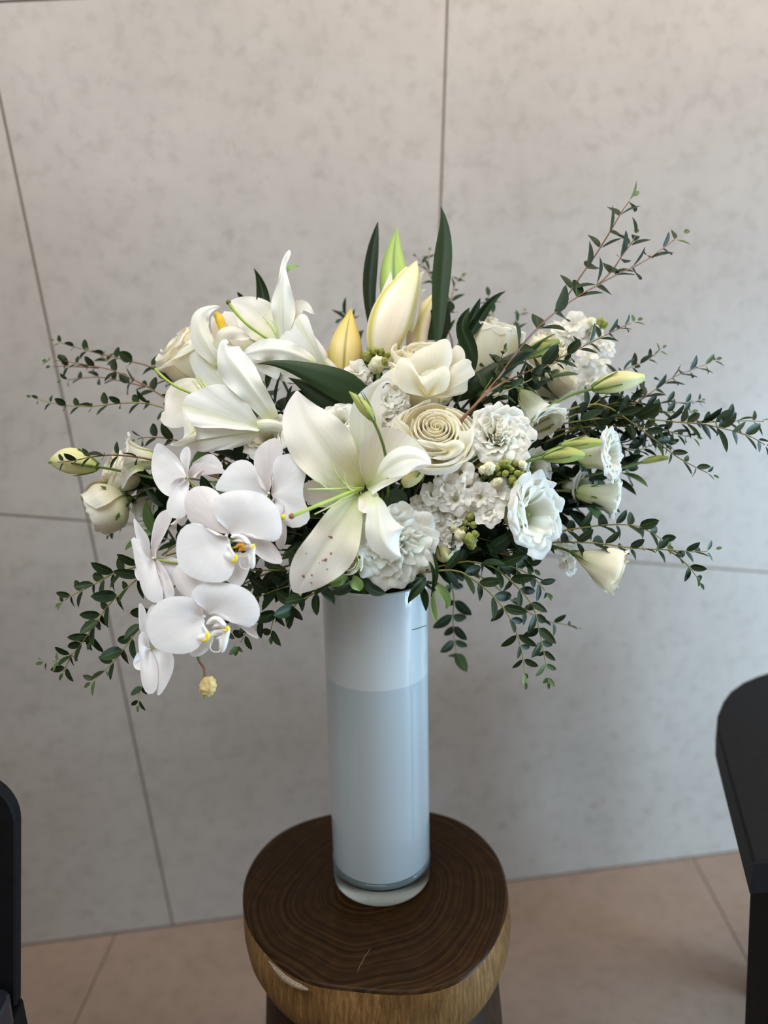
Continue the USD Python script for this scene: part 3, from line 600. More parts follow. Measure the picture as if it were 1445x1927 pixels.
bloom((350, 897), .768, [
    ((430, 385), [(335, 520), (270, 490), (215, 410), (195, 320), (205, 230), (240, 155), (290, 180), (360, 240), (415, 330)], dict(dz=-6, bulge=-5, db=4)),
    ((470, 330), [(470, 290), (540, 245), (600, 230), (650, 270), (675, 320), (600, 350), (520, 350)], dict(dz=-10, bulge=2)),
    ((455, 385), [(450, 340), (485, 295), (560, 290), (640, 310), (690, 345), (680, 360), (610, 335), (530, 345), (490, 390)], dict(dz=4, bulge=3, pink=1)),
    ((435, 395), [(420, 300), (405, 200), (440, 180), (458, 210), (450, 300), (445, 390)], dict(dz=8, bulge=3)),
    ((440, 400), [(420, 400), (340, 480), (300, 560), (302, 620), (330, 655), (390, 662), (425, 640), (445, 540), (452, 430)], dict(dz=8, bulge=5)),
    ((400, 400), [(330, 480), (325, 440), (360, 400), (420, 390)], dict(dz=0, bulge=2, pink=1)),
    ((395, 640), [(320, 705), (345, 700), (420, 655), (430, 640)], dict(dz=2, bulge=1, pink=1))], r=6, label='side-turned orchid bloom at the top of the spray')
bloom((506, 928), .757, [
    ((985, 490), [(975, 470), (935, 440), (900, 370), (883, 280), (910, 190), (970, 140), (1040, 125), (1078, 200), (1060, 270), (1015, 340), (1000, 430)], dict(pink=1, dz=-6, bulge=3)),
    ((985, 495), [(965, 530), (900, 560), (720, 490), (625, 465), (670, 370), (740, 290), (820, 268), (885, 310), (912, 400), (955, 470)], dict(dz=-3, bulge=5)),
    ((1000, 500), [(1005, 440), (1012, 330), (1030, 260), (1100, 228), (1170, 240), (1222, 300), (1232, 385), (1215, 440), (1230, 560), (1262, 660), (1200, 718), (1110, 715), (1090, 620), (1045, 530)], dict(dz=3, bulge=6, ruffle=1.0)),
    ((1050, 570), [(1028, 830), (1070, 872), (1088, 850), (1105, 760), (1090, 650)], dict(dz=-4, bulge=3, pink=1)),
    ((1020, 540), [(1000, 560), (1030, 520), (1070, 560), (1082, 610), (1060, 640), (1030, 600)], dict(dz=6, bulge=3))], r=6, label='orchid bloom against the large open lily')
ob.part('yellow_callus', ellipsoid(pt(532, 973, .742), .003, UP, 1), YELLOW)
bloom((288, 1050), .772, [
    ((210, 940), [(202, 925), (160, 880), (110, 810), (78, 788), (60, 800), (68, 850), (80, 930), (110, 1060), (150, 1180), (220, 1230), (265, 1222), (276, 1180), (250, 1070), (225, 970)], dict(dz=5, bulge=5)),
    ((205, 935), [(190, 830), (205, 730), (240, 640), (290, 605), (336, 610), (335, 660), (300, 740), (245, 830), (230, 930)], dict(dz=-2, bulge=4, pink=1)),
    ((190, 930), [(95, 800), (85, 750), (80, 662), (120, 710), (165, 770), (188, 850)], dict(dz=-8, bulge=2)),
    ((215, 950), [(240, 940), (300, 1020), (345, 1130), (345, 1190), (300, 1205), (278, 1150), (245, 1040)], dict(dz=2, bulge=4, pink=1)),
    ((220, 940), [(240, 900), (320, 920), (370, 935), (365, 1000), (345, 1120), (300, 1060)], dict(dz=-7, bulge=2, pink=1)),
    ((160, 1050), [(90, 1000), (85, 1040), (110, 1080), (130, 1060)], dict(dz=-8, bulge=1, pink=1))], r=5, label='side-on orchid bloom at the left of the spray')
bloom((281, 1222), .768, [
    ((185, 1540), [(182, 1515), (165, 1460), (140, 1420), (115, 1440), (109, 1520), (118, 1640), (135, 1780), (175, 1842), (215, 1832), (240, 1730), (235, 1650), (200, 1565)], dict(dz=5, bulge=4)),
    ((195, 1545), [(220, 1540), (340, 1580), (347, 1650), (320, 1740), (240, 1852), (232, 1832), (243, 1710), (225, 1620)], dict(dz=2, bulge=6)),
    ((180, 1520), [(112, 1400), (110, 1330), (120, 1230), (142, 1250), (168, 1330), (178, 1430)], dict(dz=-6, bulge=2)),
    ((185, 1510), [(162, 1420), (160, 1330), (200, 1245), (242, 1232), (230, 1290), (200, 1400)], dict(dz=-3, bulge=3, pink=1)),
    ((125, 1600), [(105, 1560), (78, 1610), (80, 1660), (112, 1682), (130, 1640)], dict(dz=-8, bulge=1, pink=1))], r=5, label='lowest side-on orchid bloom of the spray')
sp = pxpath([(520, 940, .80), (470, 985, .775), (425, 1030, .755), (395, 1100, .755), (372, 1170, .752), (370, 1225, .752), (375, 1240, .752)])
ob.part('stem', tube(smooth_path(sp, 24), .0022, 8), STEM)
ob.part('bud_stalk', tube(smooth_path(pxpath(c3([(508, 1585), (520, 1625), (548, 1665), (555, 1700), (550, 1745)]), .752), 12), .0014, 8), STEM_RED, label='reddish stalk of the dried bud')
ob.part('dried_bud', ellipsoid(pt(391, 1292, .752), px_m(15.5, .752), camdir((-.2, -.9, .1)), 3, px_m(20, .752), noise=.35, seed=4), DRYBUD, label='shrivelled tan orchid bud at the tip')
stem_to_vase(ob, sp[0], sp[0] - sp[1], .0025)
for (x0, y0, z0), (x1, y1, z1) in (((350, 900, .775), (470, 985, .775)), ((288, 1052, .778), (395, 1060, .76)), ((283, 1222, .776), (372, 1180, .756)), ((426, 1010, .745), (440, 1015, .76)), ((384, 1162, .75), (376, 1165, .754)), ((506, 930, .765), (500, 955, .79))):
    ob.part('pedicel', tube(smooth_path(np.array([pt(x0, y0, z0), pt((x0 + x1) / 2, (y0 + y1) / 2 + 4, (z0 + z1) / 2 + .006), pt(x1, y1, z1)]), 8), .0014, 7), SEPAL_PALE)

# --- lilies ------------------------------------------------------------------
LG = 'open white lilies'
LZ = .755
l1 = Thing('lily', 'large open white lily facing front with rust pollen specks, above the vase rim', 'lily', pt(682, 919, LZ + .02), LG)
B1 = (682.5, 919)
l1.part('petal', strap(c2([(770, 985, -24, 14, 14), (735, 930, -14, 60, 60, 4, 4), (660, 870, -2, 150, 130, 6, 4), (540, 750, 9, 215, 205, 4, 2), (440, 620, 10, 225, 210, 1, -1), (355, 480, 5, 175, 150, 0, -3), (318, 370, 1, 100, 70, 0, 0), (298, 287, -2, 6, 6)]), LZ, 32, 17, ruffle=4.0, freq=3, rib=2.0, seed=1), LILY)
l1.part('petal', strap(c2([(760, 930, -24, 40, 60), (770, 760, -14, 90, 70), (790, 600, -8, 115, 105), (800, 450, -5, 120, 108, 4, 4), (830, 330, -2, 85, 75, 4, 4), (880, 250, 4, 40, 38), (935, 215, 9, 26, 18), (975, 225, 8, 14, 12), (980, 255, 5, 4, 4)]), LZ + .008, 26, 11, ruffle=1.6, freq=3, rib=1.2, seed=2), LILY)
l1.part('petal', fan(c2([(800, 985)])[0], c2([(770, 900, 0), (745, 740, 4), (800, 600, 6), (900, 548, 8), (1040, 570, 10), (1150, 640, 14), (1230, 730, 20), (1258, 815, 24), (1200, 822, 26), (1110, 840, 27), (1060, 900, 26), (980, 950, 24), (900, 990, 16), (840, 1030, 8)]), LZ, bulge=-4, db=-22, ruffle=1.2, freq=3, nu=16, nv=40, seed=3), LILY)
l1.part('petal', strap(c2([(880, 900, 12, 20, 20), (960, 830, 20, 70, 90, -4, 5), (1060, 775, 25, 90, 110, -6, 4), (1160, 770, 26, 70, 62, -6, 2), (1258, 815, 24, 4, 4)]), LZ - .001, 18, 11, rib=1.5, seed=8), LILY_BACK)
dpet = strap(c2([(735, 1020, -22, 30, 40), (690, 1090, -10, 95, 80, 3, 3), (600, 1230, 4, 185, 118, 4, 2), (500, 1390, 10, 235, 135, 2, 0), (400, 1540, 9, 190, 140, 0, -2), (330, 1660, 3, 110, 95, 0, -2), (300, 1735, -3, 20, 30)]), LZ - .008, 30, 17, ruffle=3.2, freq=3, rib=2.5, seed=4)
l1.part('petal', dpet, LILY)
l1.part('petal', strap(c2([(790, 1010, -20, 60, 60), (800, 1070, -4, 90, 60, 6, 3), (780, 1120, 4, 70, 50, 4, 2), (760, 1152, 8, 20, 24)]), LZ - .006, 12, 9, rib=1), LILY)
l1.part('petal', strap(c2([(850, 1050, -6, 30, 40), (870, 1130, 4, 75, 70, -2, -2), (880, 1220, 10, 120, 90, -4, -4), (890, 1310, 14, 190, 100, -6, -6), (930, 1390, 15, 140, 90, -8, -6), (1000, 1455, 12, 60, 50, -6, -4), (1045, 1475, 9, 5, 5)]), LZ - .014, 22, 13, ruffle=1.5, freq=3, rib=-1.2, seed=6), LILY_BACK)
l1.part('petal', strap(c2([(740, 1000, -26, 30, 30), (560, 1000, -14, 110, 90), (420, 1000, -10, 110, 80), (340, 990, -10, 50, 40)]), LZ + .012, 14, 9), LILY)
def px_surface(mesh, x, y):
    v = mesh[0]; q = np.array([px_of(p) for p in v]); i = np.argmin((q[:, 0] - x) ** 2 + (q[:, 1] - y) ** 2); return q[i, 2]
for (x, y), s in zip(c2([(545, 1335), (530, 1330), (543, 1450), (500, 1497), (508, 1490), (480, 1500), (345, 1612), (405, 1605), (515, 1562), (400, 1660), (365, 1450), (460, 1520)]), [3, 1.5, 2.4, 3.2, 2, 1.5, 3.2, 2.2, 1.6, 2, 1.2, 1.2]):
    l1.part('pollen_speck', ellipsoid(pt(x, y, px_surface(dpet, x, y) - .0006), px_m(s * .75, LZ), None, 1, noise=.5, seed=int(x)), POLLEN)
for tgt, w_ in (((540, 778), 20), ((632, 868), 16), ((450, 932), 24), ((375, 990), 34), ((425, 1170), 34)):
    pth = c2([(765, 985, LZ + .018), ((tgt[0] + 770) / 2 + (-40 if tgt[1] < 950 else 10), (tgt[1] + 985) / 2 + 48 * (tgt[1] < 950), LZ - .012), (*tgt, LZ - w_ / 1000.)])
    l1.part('filament', tube(smooth_path(pxpath(pth), 14), np.linspace(.0016, .0005, 14), 6), FILAMENT)
P_ = smooth_path(pxpath(c2([(770, 985, LZ + .018), (680, 1010, LZ - .008), (500, 1085, LZ - .035), (262, 1185, LZ - .052)])), 16)
l1.part('pistil', tube(P_, np.linspace(.0013, .0020, 16), 8), PISTIL)
l1.part('stigma', ellipsoid(P_[-1], .0028, P_[-1] - P_[-2], 2, .0030, noise=.3), STIGMA, label='brown three-lobed stigma tip')
stem_to_vase(l1, pt(700, 930, LZ + .035), FW - UP * .3, .003)

Z2 = .80
l2 = Thing('lily', 'side-facing white lily with its trumpet opening to the left, above the orchids', 'lily', pt(505, 800, Z2), LG)
l2.part('petal', strap(c1([(945, 1260, -2, 45, 50), (880, 1150, 6, 80, 70), (800, 1040, 12, 105, 90), (720, 930, 15, 130, 110, -4, -8), (660, 850, 14, 105, 100, -2, -8), (622, 780, 12, 45, 85, 0, -4), (628, 740, 12, 28, 30), (650, 742, 9, 6, 6)]), Z2, 34, 15, ruffle=5, freq=2.6, rib=-3.0, seed=1), LILY_BACK)
l2.part('petal', fan(c1([(880, 1320)])[0], c1([(800, 1200, 4), (730, 1080, 4), (640, 1030, 3), (540, 1028, 5), (430, 1065, 6), (350, 1125, 4), (334, 1190, 4), (360, 1265, 7), (400, 1300, 10), (470, 1318, 13), (600, 1322, 13), (750, 1335, 11), (850, 1345, 6)]), Z2, bulge=8, db=0, ruffle=3.0, freq=3, nu=16, nv=36, seed=2), LILY_BACK)
l2.part('petal', fan(c1([(880, 1335)])[0], c1([(750, 1325, 8), (600, 1310, 9), (420, 1300, 9), (425, 1390, 8), (340, 1410, 6), (250, 1435, 2), (340, 1450, 2), (480, 1485, 0), (560, 1475, 0), (700, 1455, -2), (810, 1410, -2), (865, 1355, 0)]), Z2 + .004, bulge=5, db=-2, ruffle=2.5, freq=3, nu=14, nv=36, seed=3), LILY_BACK)
l2.part('petal', fan(c1([(430, 1340)])[0], c1([(345, 1200), (338, 1270), (350, 1350), (330, 1400), (262, 1435), (400, 1415), (428, 1400), (425, 1340), (400, 1290)]), Z2 - .010, bulge=3, db=2, nu=8, nv=24), LILY)
l2.part('petal', strap(c1([(640, 1180, -10, 60, 60), (480, 1150, -14, 130, 120), (340, 1180, -14, 130, 130), (250, 1240, -12, 90, 80), (190, 1245, -10, 20, 30)]), Z2 + .012, 18, 11, ruffle=2.5, freq=3, seed=5), LILY)
l2.part('petal', strap(c1([(560, 1120, -12, 60, 60), (430, 1090, -14, 100, 100), (330, 1080, -14, 90, 90), (250, 1130, -14, 50, 40), (235, 1190, -14, 8, 8)]), Z2 + .02, 16, 9, ruffle=1.5, seed=6), LILY)
P_ = smooth_path(pxpath(c1([(560, 1150, Z2 + .01), (400, 1085, Z2 + .008), (280, 1030, Z2 + .004), (140, 908, Z2)])), 14)
l2.part('pistil', tube(P_, np.linspace(.0013, .0018, 14), 8), PISTIL); l2.part('stigma', ellipsoid(P_[-1], .0027, None, 2, noise=.3), STIGMA_GREEN)
for a, b in (((520, 1110), (425, 970)), ((540, 1110), (445, 965)), ((540, 1120), (462, 985)), ((500, 1100), (405, 1000))):
    l2.part('filament', tube(smooth_path(pxpath(c1([(a[0], a[1], Z2 + .012), ((a[0] + b[0]) / 2 + 5, (a[1] + b[1]) / 2 + 15, Z2 + .006), (b[0], b[1], Z2 + .004)])), 10), np.linspace(.0011, .0005, 10), 6), FILAMENT)
l2.part('tube', tube(smooth_path(pxpath([(487, 803, Z2), (505, 800, Z2), (530, 806, Z2 + .01), (550, 820, Z2 + .03)]), 10), np.linspace(.0075, .004, 10), 12), LILY_BACK)
stem_to_vase(l2, pt(550, 820, Z2 + .03), None, .003)

Z3 = .845
l3 = Thing('lily', 'white lily with one tall upright curled petal, at the upper left', 'lily', pt(600, 690, Z3), LG)
l3.part('petal', strap(c1([(1040, 800, -2, 60, 60), (1020, 660, 4, 50, 50), (1020, 560, 8, 72, 82, -4, -6), (1020, 460, 10, 78, 78, -4, -6), (1022, 350, 10, 45, 48, -2, -3), (1022, 250, 8, 24, 22), (1028, 190, 6, 16, 22), (1050, 140, 6, 14, 22), (1064, 112, 4, 6, 8)]), Z3 - .004, 34, 13, ruffle=4, freq=3, rib=-2.5, seed=1), LILY_BACK)
l3.part('petal_tip', strap(c1([(1040, 250, 4, 10, 14), (1070, 228, 6, 16, 16), (1105, 218, 4, 10, 10), (1128, 226, 2, 2, 2)]), Z3 - .004, 12, 7), LEAF_BRIGHT, label='yellow-green curled petal tip')
l3.part('petal', strap(c1([(1010, 760, 0, 40, 40), (1060, 620, 2, 70, 60), (1105, 520, 2, 60, 55), (1160, 490, 3, 40, 34), (1205, 520, 4, 18, 18), (1238, 545, 2, 3, 3)]), Z3 + .004, 18, 9, ruffle=1.5, seed=2), LILY)
l3.part('petal', fan(c1([(1300, 890)])[0], c1([(1150, 880, 0), (1040, 850, 4), (985, 760, 6), (1010, 690, 6), (1080, 610, 6), (1150, 545, 6), (1185, 560, 6), (1215, 660, 4), (1272, 740, 2), (1318, 880, 0)]), Z3, bulge=6, db=0, ruffle=1.2, freq=3, nu=14, nv=30, seed=3), LILY_BACK)
l3.part('petal', strap(c1([(1240, 880, 4, 20, 20), (1130, 830, 8, 70, 60, -3, -3), (1000, 790, 10, 78, 75, -4, -4), (880, 790, 8, 72, 70, -4, -4), (790, 810, 5, 40, 40), (715, 820, 2, 4, 4)]), Z3 - .004, 24, 13, ruffle=4, freq=3, rib=-2, seed=4), LILY_BACK)
l3.part('petal', strap(c1([(1010, 740, -10, 50, 60), (930, 640, -14, 130, 110), (850, 560, -16, 150, 125), (760, 490, -17, 110, 75), (665, 465, -18, 12, 12)]), Z3 + .010, 18, 11, ruffle=2, freq=3, rib=1, seed=5), LILY)
l3.part('petal', strap(c1([(1290, 960, 0, 20, 20), (1180, 960, 2, 55, 45), (1020, 935, 2, 65, 55), (880, 890, 0, 45, 40), (770, 855, -2, 6, 6)]), Z3 + .004, 18, 9, rib=-1, seed=6), LILY_BACK)
l3.part('petal', strap(c1([(900, 760, -10, 60, 60), (800, 700, -14, 110, 110), (690, 620, -15, 100, 90), (600, 560, -16, 40, 40)]), Z3 + .016, 16, 9, seed=7), LILY)
P_ = smooth_path(pxpath(c1([(990, 760, Z3 + .002), (900, 705, Z3 - .008), (760, 600, Z3 - .016), (650, 465, Z3 - .02)])), 14)
l3.part('pistil', tube(P_, np.linspace(.0013, .0020, 14), 8), PISTIL); l3.part('stigma', ellipsoid(P_[-1], .0028, None, 2, noise=.3), STIGMA_GREEN)
for b in ((885, 565), (905, 600), (945, 590)):
    l3.part('filament', tube(smooth_path(pxpath(c1([(985, 720, Z3 - .006), ((985 + b[0]) / 2 + 12, (720 + b[1]) / 2, Z3 - .010), (b[0], b[1], Z3 - .012)])), 10), np.linspace(.0012, .0005, 10), 6), FILAMENT)
l3.part('tube', tube(smooth_path(pxpath([(606, 686, Z3), (625, 700, Z3 + .005), (650, 730, Z3 + .02)]), 10), np.linspace(.010, .004, 10), 12), LILY_BACK)
stem_to_vase(l3, pt(650, 730, Z3 + .02), None, .003)

Z4 = .868
l4 = Thing('lily', 'white lily with a recurved petal beside its yellow anther, left of the tall-petalled lily', 'lily', pt(415, 720, Z4), LG)
l4.part('petal', strap(c1([(590, 900, 0, 40, 40), (540, 820, 6, 60, 50), (480, 720, 10, 85, 62, -4, -5), (445, 630, 11, 55, 70, -4, -6), (455, 560, 10, 45, 72, -2, -6), (500, 515, 8, 24, 46), (550, 498, 6, 14, 22), (590, 496, 3, 4, 12), (600, 515, 0, 2, 2)]), Z4 - .006, 26, 11, rib=-1.5, seed=1), LILY_BACK)
l4.part('petal', strap(c1([(560, 900, 0, 40, 40), (575, 790, 4, 40, 40), (605, 700, 8, 45, 48), (660, 668, 10, 40, 50, -3, -4), (730, 680, 9, 30, 46), (800, 706, 6, 3, 3)]), Z4 - .008, 18, 9, ruffle=1.5, seed=2), LILY)
l4.part('petal', strap(c1([(660, 1040, -2, 60, 60), (570, 960, 2, 110, 90), (490, 860, 4, 105, 90, -4, -4), (430, 770, 3, 60, 60), (395, 715, 1, 14, 14)]), Z4, 18, 11, rib=-1, seed=3), LILY_BACK)
l4.part('petal', strap(c1([(720, 900, -8, 70, 70), (720, 780, -12, 110, 120), (690, 660, -14, 90, 110), (640, 580, -15, 45, 60), (605, 545, -15, 6, 6)]), Z4 + .008, 18, 9, ruffle=2, seed=4), LILY)
l4.part('petal', strap(c1([(590, 800, -4, 20, 20), (575, 700, -4, 30, 30), (555, 620, -4, 26, 24), (540, 560, -4, 4, 4)]), Z4 + .004, 12, 7), LILY)
g, C, T = ribbed_bud(c1([(615, 660), (598, 610), (578, 560), (560, 535)]), [7, 8, 7, 1.5], Z4 - .002, 3, .1); l4.part('anther', g, ANTHER, label='yellow anther')
stem_to_vase(l4, pt(440, 730, Z4 + .01), None, .003)

# --- lily buds ----------------------------------------------------------------
BG = 'lily buds rising at the top centre'
def lbud(path, hw, Z, mt, label, phase=0, extra=(), roll=1 / 12):
    g, C, T = ribbed_bud(path, hw, Z, 3, .16, phase, roll=roll)
    t = Thing('lily_bud', label, 'flower bud', C[0], BG)
    t.part('bud_petals', g, mt)
    for e, mtt in extra: t.part('petal', e, mtt)
    stem_to_vase(t, C[0], -T[0], .003)
    return t
lbud(c4([(505, 820), (490, 680), (484, 540), (484, 420), (492, 310), (507, 192)]), [10, 23, 25.5, 20, 11, .5], .915, BUD_GREEN, 'closed green lily bud, tallest at the top centre', .52)
lbud(c4([(400, 1040), (420, 920), (455, 800), (510, 670), (570, 560), (608, 480), (632, 415)]), [20, 34, 38, 33, 22, 12, .5], .872, BUD_CREAM, 'big cream lily bud about to open, behind the tall cream rose', .2,
     [(strap(c4([(560, 860, -2, 50, 50), (600, 700, 0, 60, 50), (630, 570, 0, 40, 30), (678, 484, 0, 3, 3)]), .88), LILY_BACK), (strap(c4([(600, 800, -2, 40, 40), (630, 690, 0, 36, 30), (655, 625, 0, 22, 16), (692, 602, 0, 2, 2)]), .884), LILY_BACK),
      (strap(c4([(400, 760, -2, 30, 30), (440, 620, 0, 34, 30), (460, 540, 0, 20, 16), (464, 484, 0, 2, 2)]), .884), LILY_BACK), (strap(c4([(470, 640, 4, 30, 30), (520, 540, 4, 30, 22), (570, 455, 2, 5, 5)]), .87), LILY_BACK)], roll=.215)
lbud(c4([(635, 1080), (648, 860), (680, 760), (715, 690), (748, 618)]), [18, 20, 17, 10, .5], .905, BUD_CREAM, 'slim pale lily bud beside the widest upright dark leaf', .9)
lbud(c4([(160, 1180), (168, 1080), (176, 970), (190, 850), (208, 722)]), [24, 31, 30, 18, .6], .882, BUD_YELLOW, 'closed yellow lily bud left of the top centre', .55)
lbud([(622, 700), (616, 685), (610, 668), (603, 652)], [9, 11, 8, .6], .895, BUD_YELLOW, 'small yellow lily bud peeking out behind the tall-petalled lily', .2)

# --- lily leaves ----------------------------------------------------------------
def lleaf(rows, Z, label, mt=None, stem=True, nu=14, nv=7, cup=4, group='dark strap-shaped lily leaves', rib=1.5, name='lily_leaf'):
    g = strap(rows, Z, nu, nv, cup=cup, rib=rib)
    s0 = pt(rows[0][0], rows[0][1], Z - rows[0][2] / 1000)
    t = Thing(name, label, 'leaf', s0, group); t.part('blade', g, mt or LEAF)
    if stem: stem_to_vase(t, s0, None, .0016, STEM_DARK)
    return t
lleaf([(701, 640, 0, 4), (698, 600, 0, 8), (695, 545, 0, 12.5), (699, 490, 0, 12.5), (705, 450, 0, 8), (711, 417, 0, .5)], .905, 'upright narrow dark leaf left of the green lily bud')
lleaf([(824, 640, 0, 6), (826, 590, 0, 13), (830, 530, 0, 17), (834, 480, 0, 17), (836, 435, 0, 11), (830, 389, 0, .5)], .878, 'widest upright dark blue-green leaf right of the lily buds')
lleaf(c1([(890, 520, 0, 40), (885, 440, 0, 46), (872, 360, 0, 34), (848, 285, 0, 15), (822, 234, 0, 1)]), .875, 'short dark leaf tip behind the tall-petalled lily')
lleaf(c1([(770, 480, 0, 14), (735, 430, 0, 16), (708, 395, 0, 1)]), .90, 'tiny dark leaf tip left of the short dark leaf tip', stem=True)
lleaf(c1([(1580, 1130, -8, 60), (1445, 1045, 0, 105), (1300, 980, 4, 90), (1150, 925, 5, 58), (1000, 885, 5, 28), (838, 886, 4, 1)]), .815, 'broad dark leaf lying across the centre, over the lily petals', nu=18, cup=-4)
lleaf(c1([(1560, 1200, -8, 40), (1440, 1150, -2, 80), (1320, 1110, 0, 90), (1200, 1050, 0, 55), (1055, 978, 0, 1)]), .825, 'broad dark leaf just beneath the one across the centre', cup=-4)
lleaf(c4([(930, 960, -4, 20), (985, 870, 0, 34), (1040, 790, 2, 36), (1100, 700, 2, 28), (1208, 612, 0, 1)]), .872, 'dark leaf arching right over the pale tall rose', cup=6)
lleaf(c4([(1000, 1120, 0, 14), (985, 1020, 4, 46), (950, 920, 5, 52), (925, 830, 4, 36), (945, 770, 2, 24), (975, 718, 0, 1)]), .845, 'twisted dark leaf between the two tall roses', cup=8)
lleaf(c4([(860, 1290, -4, 40), (980, 1240, 0, 62), (1100, 1160, 2, 62), (1260, 1060, 2, 44), (1450, 940, 0, 1)]), .85, 'dark leaf in the shadow below the pale tall rose', cup=-5)
lleaf(c4([(930, 900, 0, 20), (985, 800, 0, 32), (1020, 720, 0, 22), (1045, 655, 0, 1)]), .89, 'short dark leaf behind the arching leaf')
lleaf(c4([(760, 930, 0, 60), (770, 830, 0, 80), (790, 740, 0, 60), (800, 660, 0, 2)]), .90, 'dark shadowed leaf behind the base of the widest upright leaf')
lleaf(c5([(590, 1060, 0, 16), (615, 1130, 3, 24), (625, 1200, 4, 20), (615, 1270, 2, 10), (600, 1330, 0, 2)]), .775, 'narrow green leaf hanging at the right rim of the vase', LEAF, group='leaves hanging at the vase rim')
lleaf(c5([(632, 1250, 0, 8), (665, 1290, 3, 26), (695, 1350, 4, 24), (690, 1400, 2, 4)]), .772, 'bright green curled leaf hanging right of the vase rim', LEAF_BRIGHT, group='leaves hanging at the vase rim')
lleaf(c5([(620, 1290, 0, 6), (612, 1360, 2, 14), (620, 1420, 2, 16), (632, 1480, 0, 1)]), .774, 'withered narrow leaf tip hanging lowest at the vase rim', LEAF_BRIGHT, group='leaves hanging at the vase rim')
lleaf(c5([(565, 1225, 0, 14), (530, 1270, 2, 30), (490, 1320, 2, 22), (464, 1368, 0, 1)]), .764, 'dark pointed leaf over the right front of the vase rim', group='leaves hanging at the vase rim')
lleaf(c5([(545, 1270, 0, 10), (560, 1320, 2, 24), (568, 1370, 2, 18), (570, 1415, 0, 1)]), .768, 'dark leaf pointing down at the right of the vase rim', group='leaves hanging at the vase rim')
lleaf(c2([(650, 1650, 2, 30), (620, 1640, 5, 36), (580, 1660, 5, 30), (540, 1690, 3, 2)]), .752, 'olive green leaf under the tiny rosebud, on its left', LEAF_BRIGHT, stem=True, group='leaves hanging at the vase rim')
lleaf(c2([(690, 1640, 2, 36), (720, 1660, 5, 44), (740, 1690, 5, 40), (750, 1720, 3, 4)]), .752, 'olive green leaf under the tiny rosebud, on its right', LEAF_BRIGHT, group='leaves hanging at the vase rim')
lleaf([(668, 1085, 0, 5), (655, 1105, 4, 9), (640, 1112, 5, 9), (622, 1116, 4, 1)], .768, 'dark leaf lying along the left front of the vase rim', EUCA, group='leaves hanging at the vase rim')
lleaf([(690, 1090, 0, 5), (700, 1108, 4, 10), (712, 1114, 5, 9), (726, 1116, 4, 1)], .770, 'dark leaf lying along the middle front of the vase rim', EUCA, group='leaves hanging at the vase rim')
lleaf([(600, 1100, 0, 5), (612, 1112, 4, 9), (622, 1124, 5, 8), (628, 1138, 4, 1)], .775, 'dark leaf pointing down at the left of the vase rim', EUCA, group='leaves hanging at the vase rim')
lleaf(c5([(350, 790, 0, 30), (385, 740, 2, 52), (420, 760, 2, 50), (440, 790, 0, 10)]), .79, 'round blue-green leaf under the open lily', EUCA, cup=2, group='leaves hanging at the vase rim')

# --- roses -----------------------------------------------------------------------
rose(803, 668, .835, 80, 118, (.03, .86, .50), 'tall full cream rose standing at the top centre', n=30, openness=.55, outer=6, seed=3, extra=[
    fan(c4([(700, 1300)])[0], c4([(560, 1270), (490, 1180), (500, 1090), (530, 1045), (600, 1080), (660, 1165), (740, 1130), (830, 1100), (850, 1180), (800, 1270)]), .798, bulge=12, db=-10, ruffle=1.0, freq=2, seed=2),
    fan(c4([(720, 1180)])[0], c4([(600, 1130), (590, 1055), (650, 990), (740, 950), (830, 922), (860, 980), (852, 1090), (800, 1150)]), .802, bulge=8, db=-4, ruffle=1.2, freq=2, seed=4),
    fan(c4([(740, 1295)])[0], c4([(790, 1180), (850, 1100), (910, 1065), (955, 1050), (990, 1066), (985, 1095), (1014, 1150), (962, 1190), (965, 1250), (880, 1290), (800, 1312)]), .806, bulge=6, db=-4, ruffle=2.2, freq=3, seed=5),
    fan(c4([(580, 1240)])[0], c4([(530, 1100), (460, 1120), (398, 1188), (440, 1205), (520, 1225), (560, 1260)]), .806, bulge=4, db=-2, ruffle=1.0, freq=2, seed=6),
    fan(c4([(900, 1180)])[0], c4([(840, 1060), (870, 980), (900, 960), (940, 1000), (945, 1080), (930, 1160)]), .815, bulge=4, db=-2, ruffle=1.0, freq=2, seed=7)])
rose(822, 800, .772, 80, 70, (.04, .50, .86), 'open cream rose facing front with swirled heart, below the tall cream rose', n=38, openness=.7, outer=9, dome=.5, seed=5, extra=[
    fan(c5([(690, 480)])[0], c5([(560, 440), (520, 400), (600, 410), (680, 420), (740, 400), (800, 430), (760, 490), (680, 520), (600, 510)]), .766, bulge=8, db=-8, ruffle=1.5, freq=3, seed=12),
    fan(c5([(800, 470)])[0], c5([(770, 400), (765, 345), (800, 350), (850, 345), (850, 400), (820, 470), (790, 510)]), .770, bulge=4, db=-3, ruffle=1.2, freq=2, seed=13),
    fan(c5([(480, 380)])[0], c5([(470, 330), (410, 280), (375, 275), (385, 310), (410, 340), (440, 370)]), .78, bulge=3, db=-3, ruffle=1.0, freq=2, seed=14),
    fan(c5([(640, 560)])[0], c5([(600, 500), (590, 520), (620, 580), (660, 618), (680, 560), (770, 515), (690, 510)]), .788, bulge=3, db=-3, seed=15)])
rose(940, 616, .885, 56, 118, (.22, .92, .30), 'pale half-closed rose seen from the side, right of the twisted leaf', n=18, mat_=ROSE_WHITE, openness=.25, outer=5, seed=8)
rose(334, 646, .895, 66, 100, (-.62, .62, .45), 'cream rose at the upper left edge of the bouquet', n=26, openness=.6, outer=7, seed=11)
rose(1038, 640, .93, 38, 62, (.3, .75, .45), 'cream rose half hidden behind the green bud, upper right', n=18, openness=.5, outer=5, seed=13)
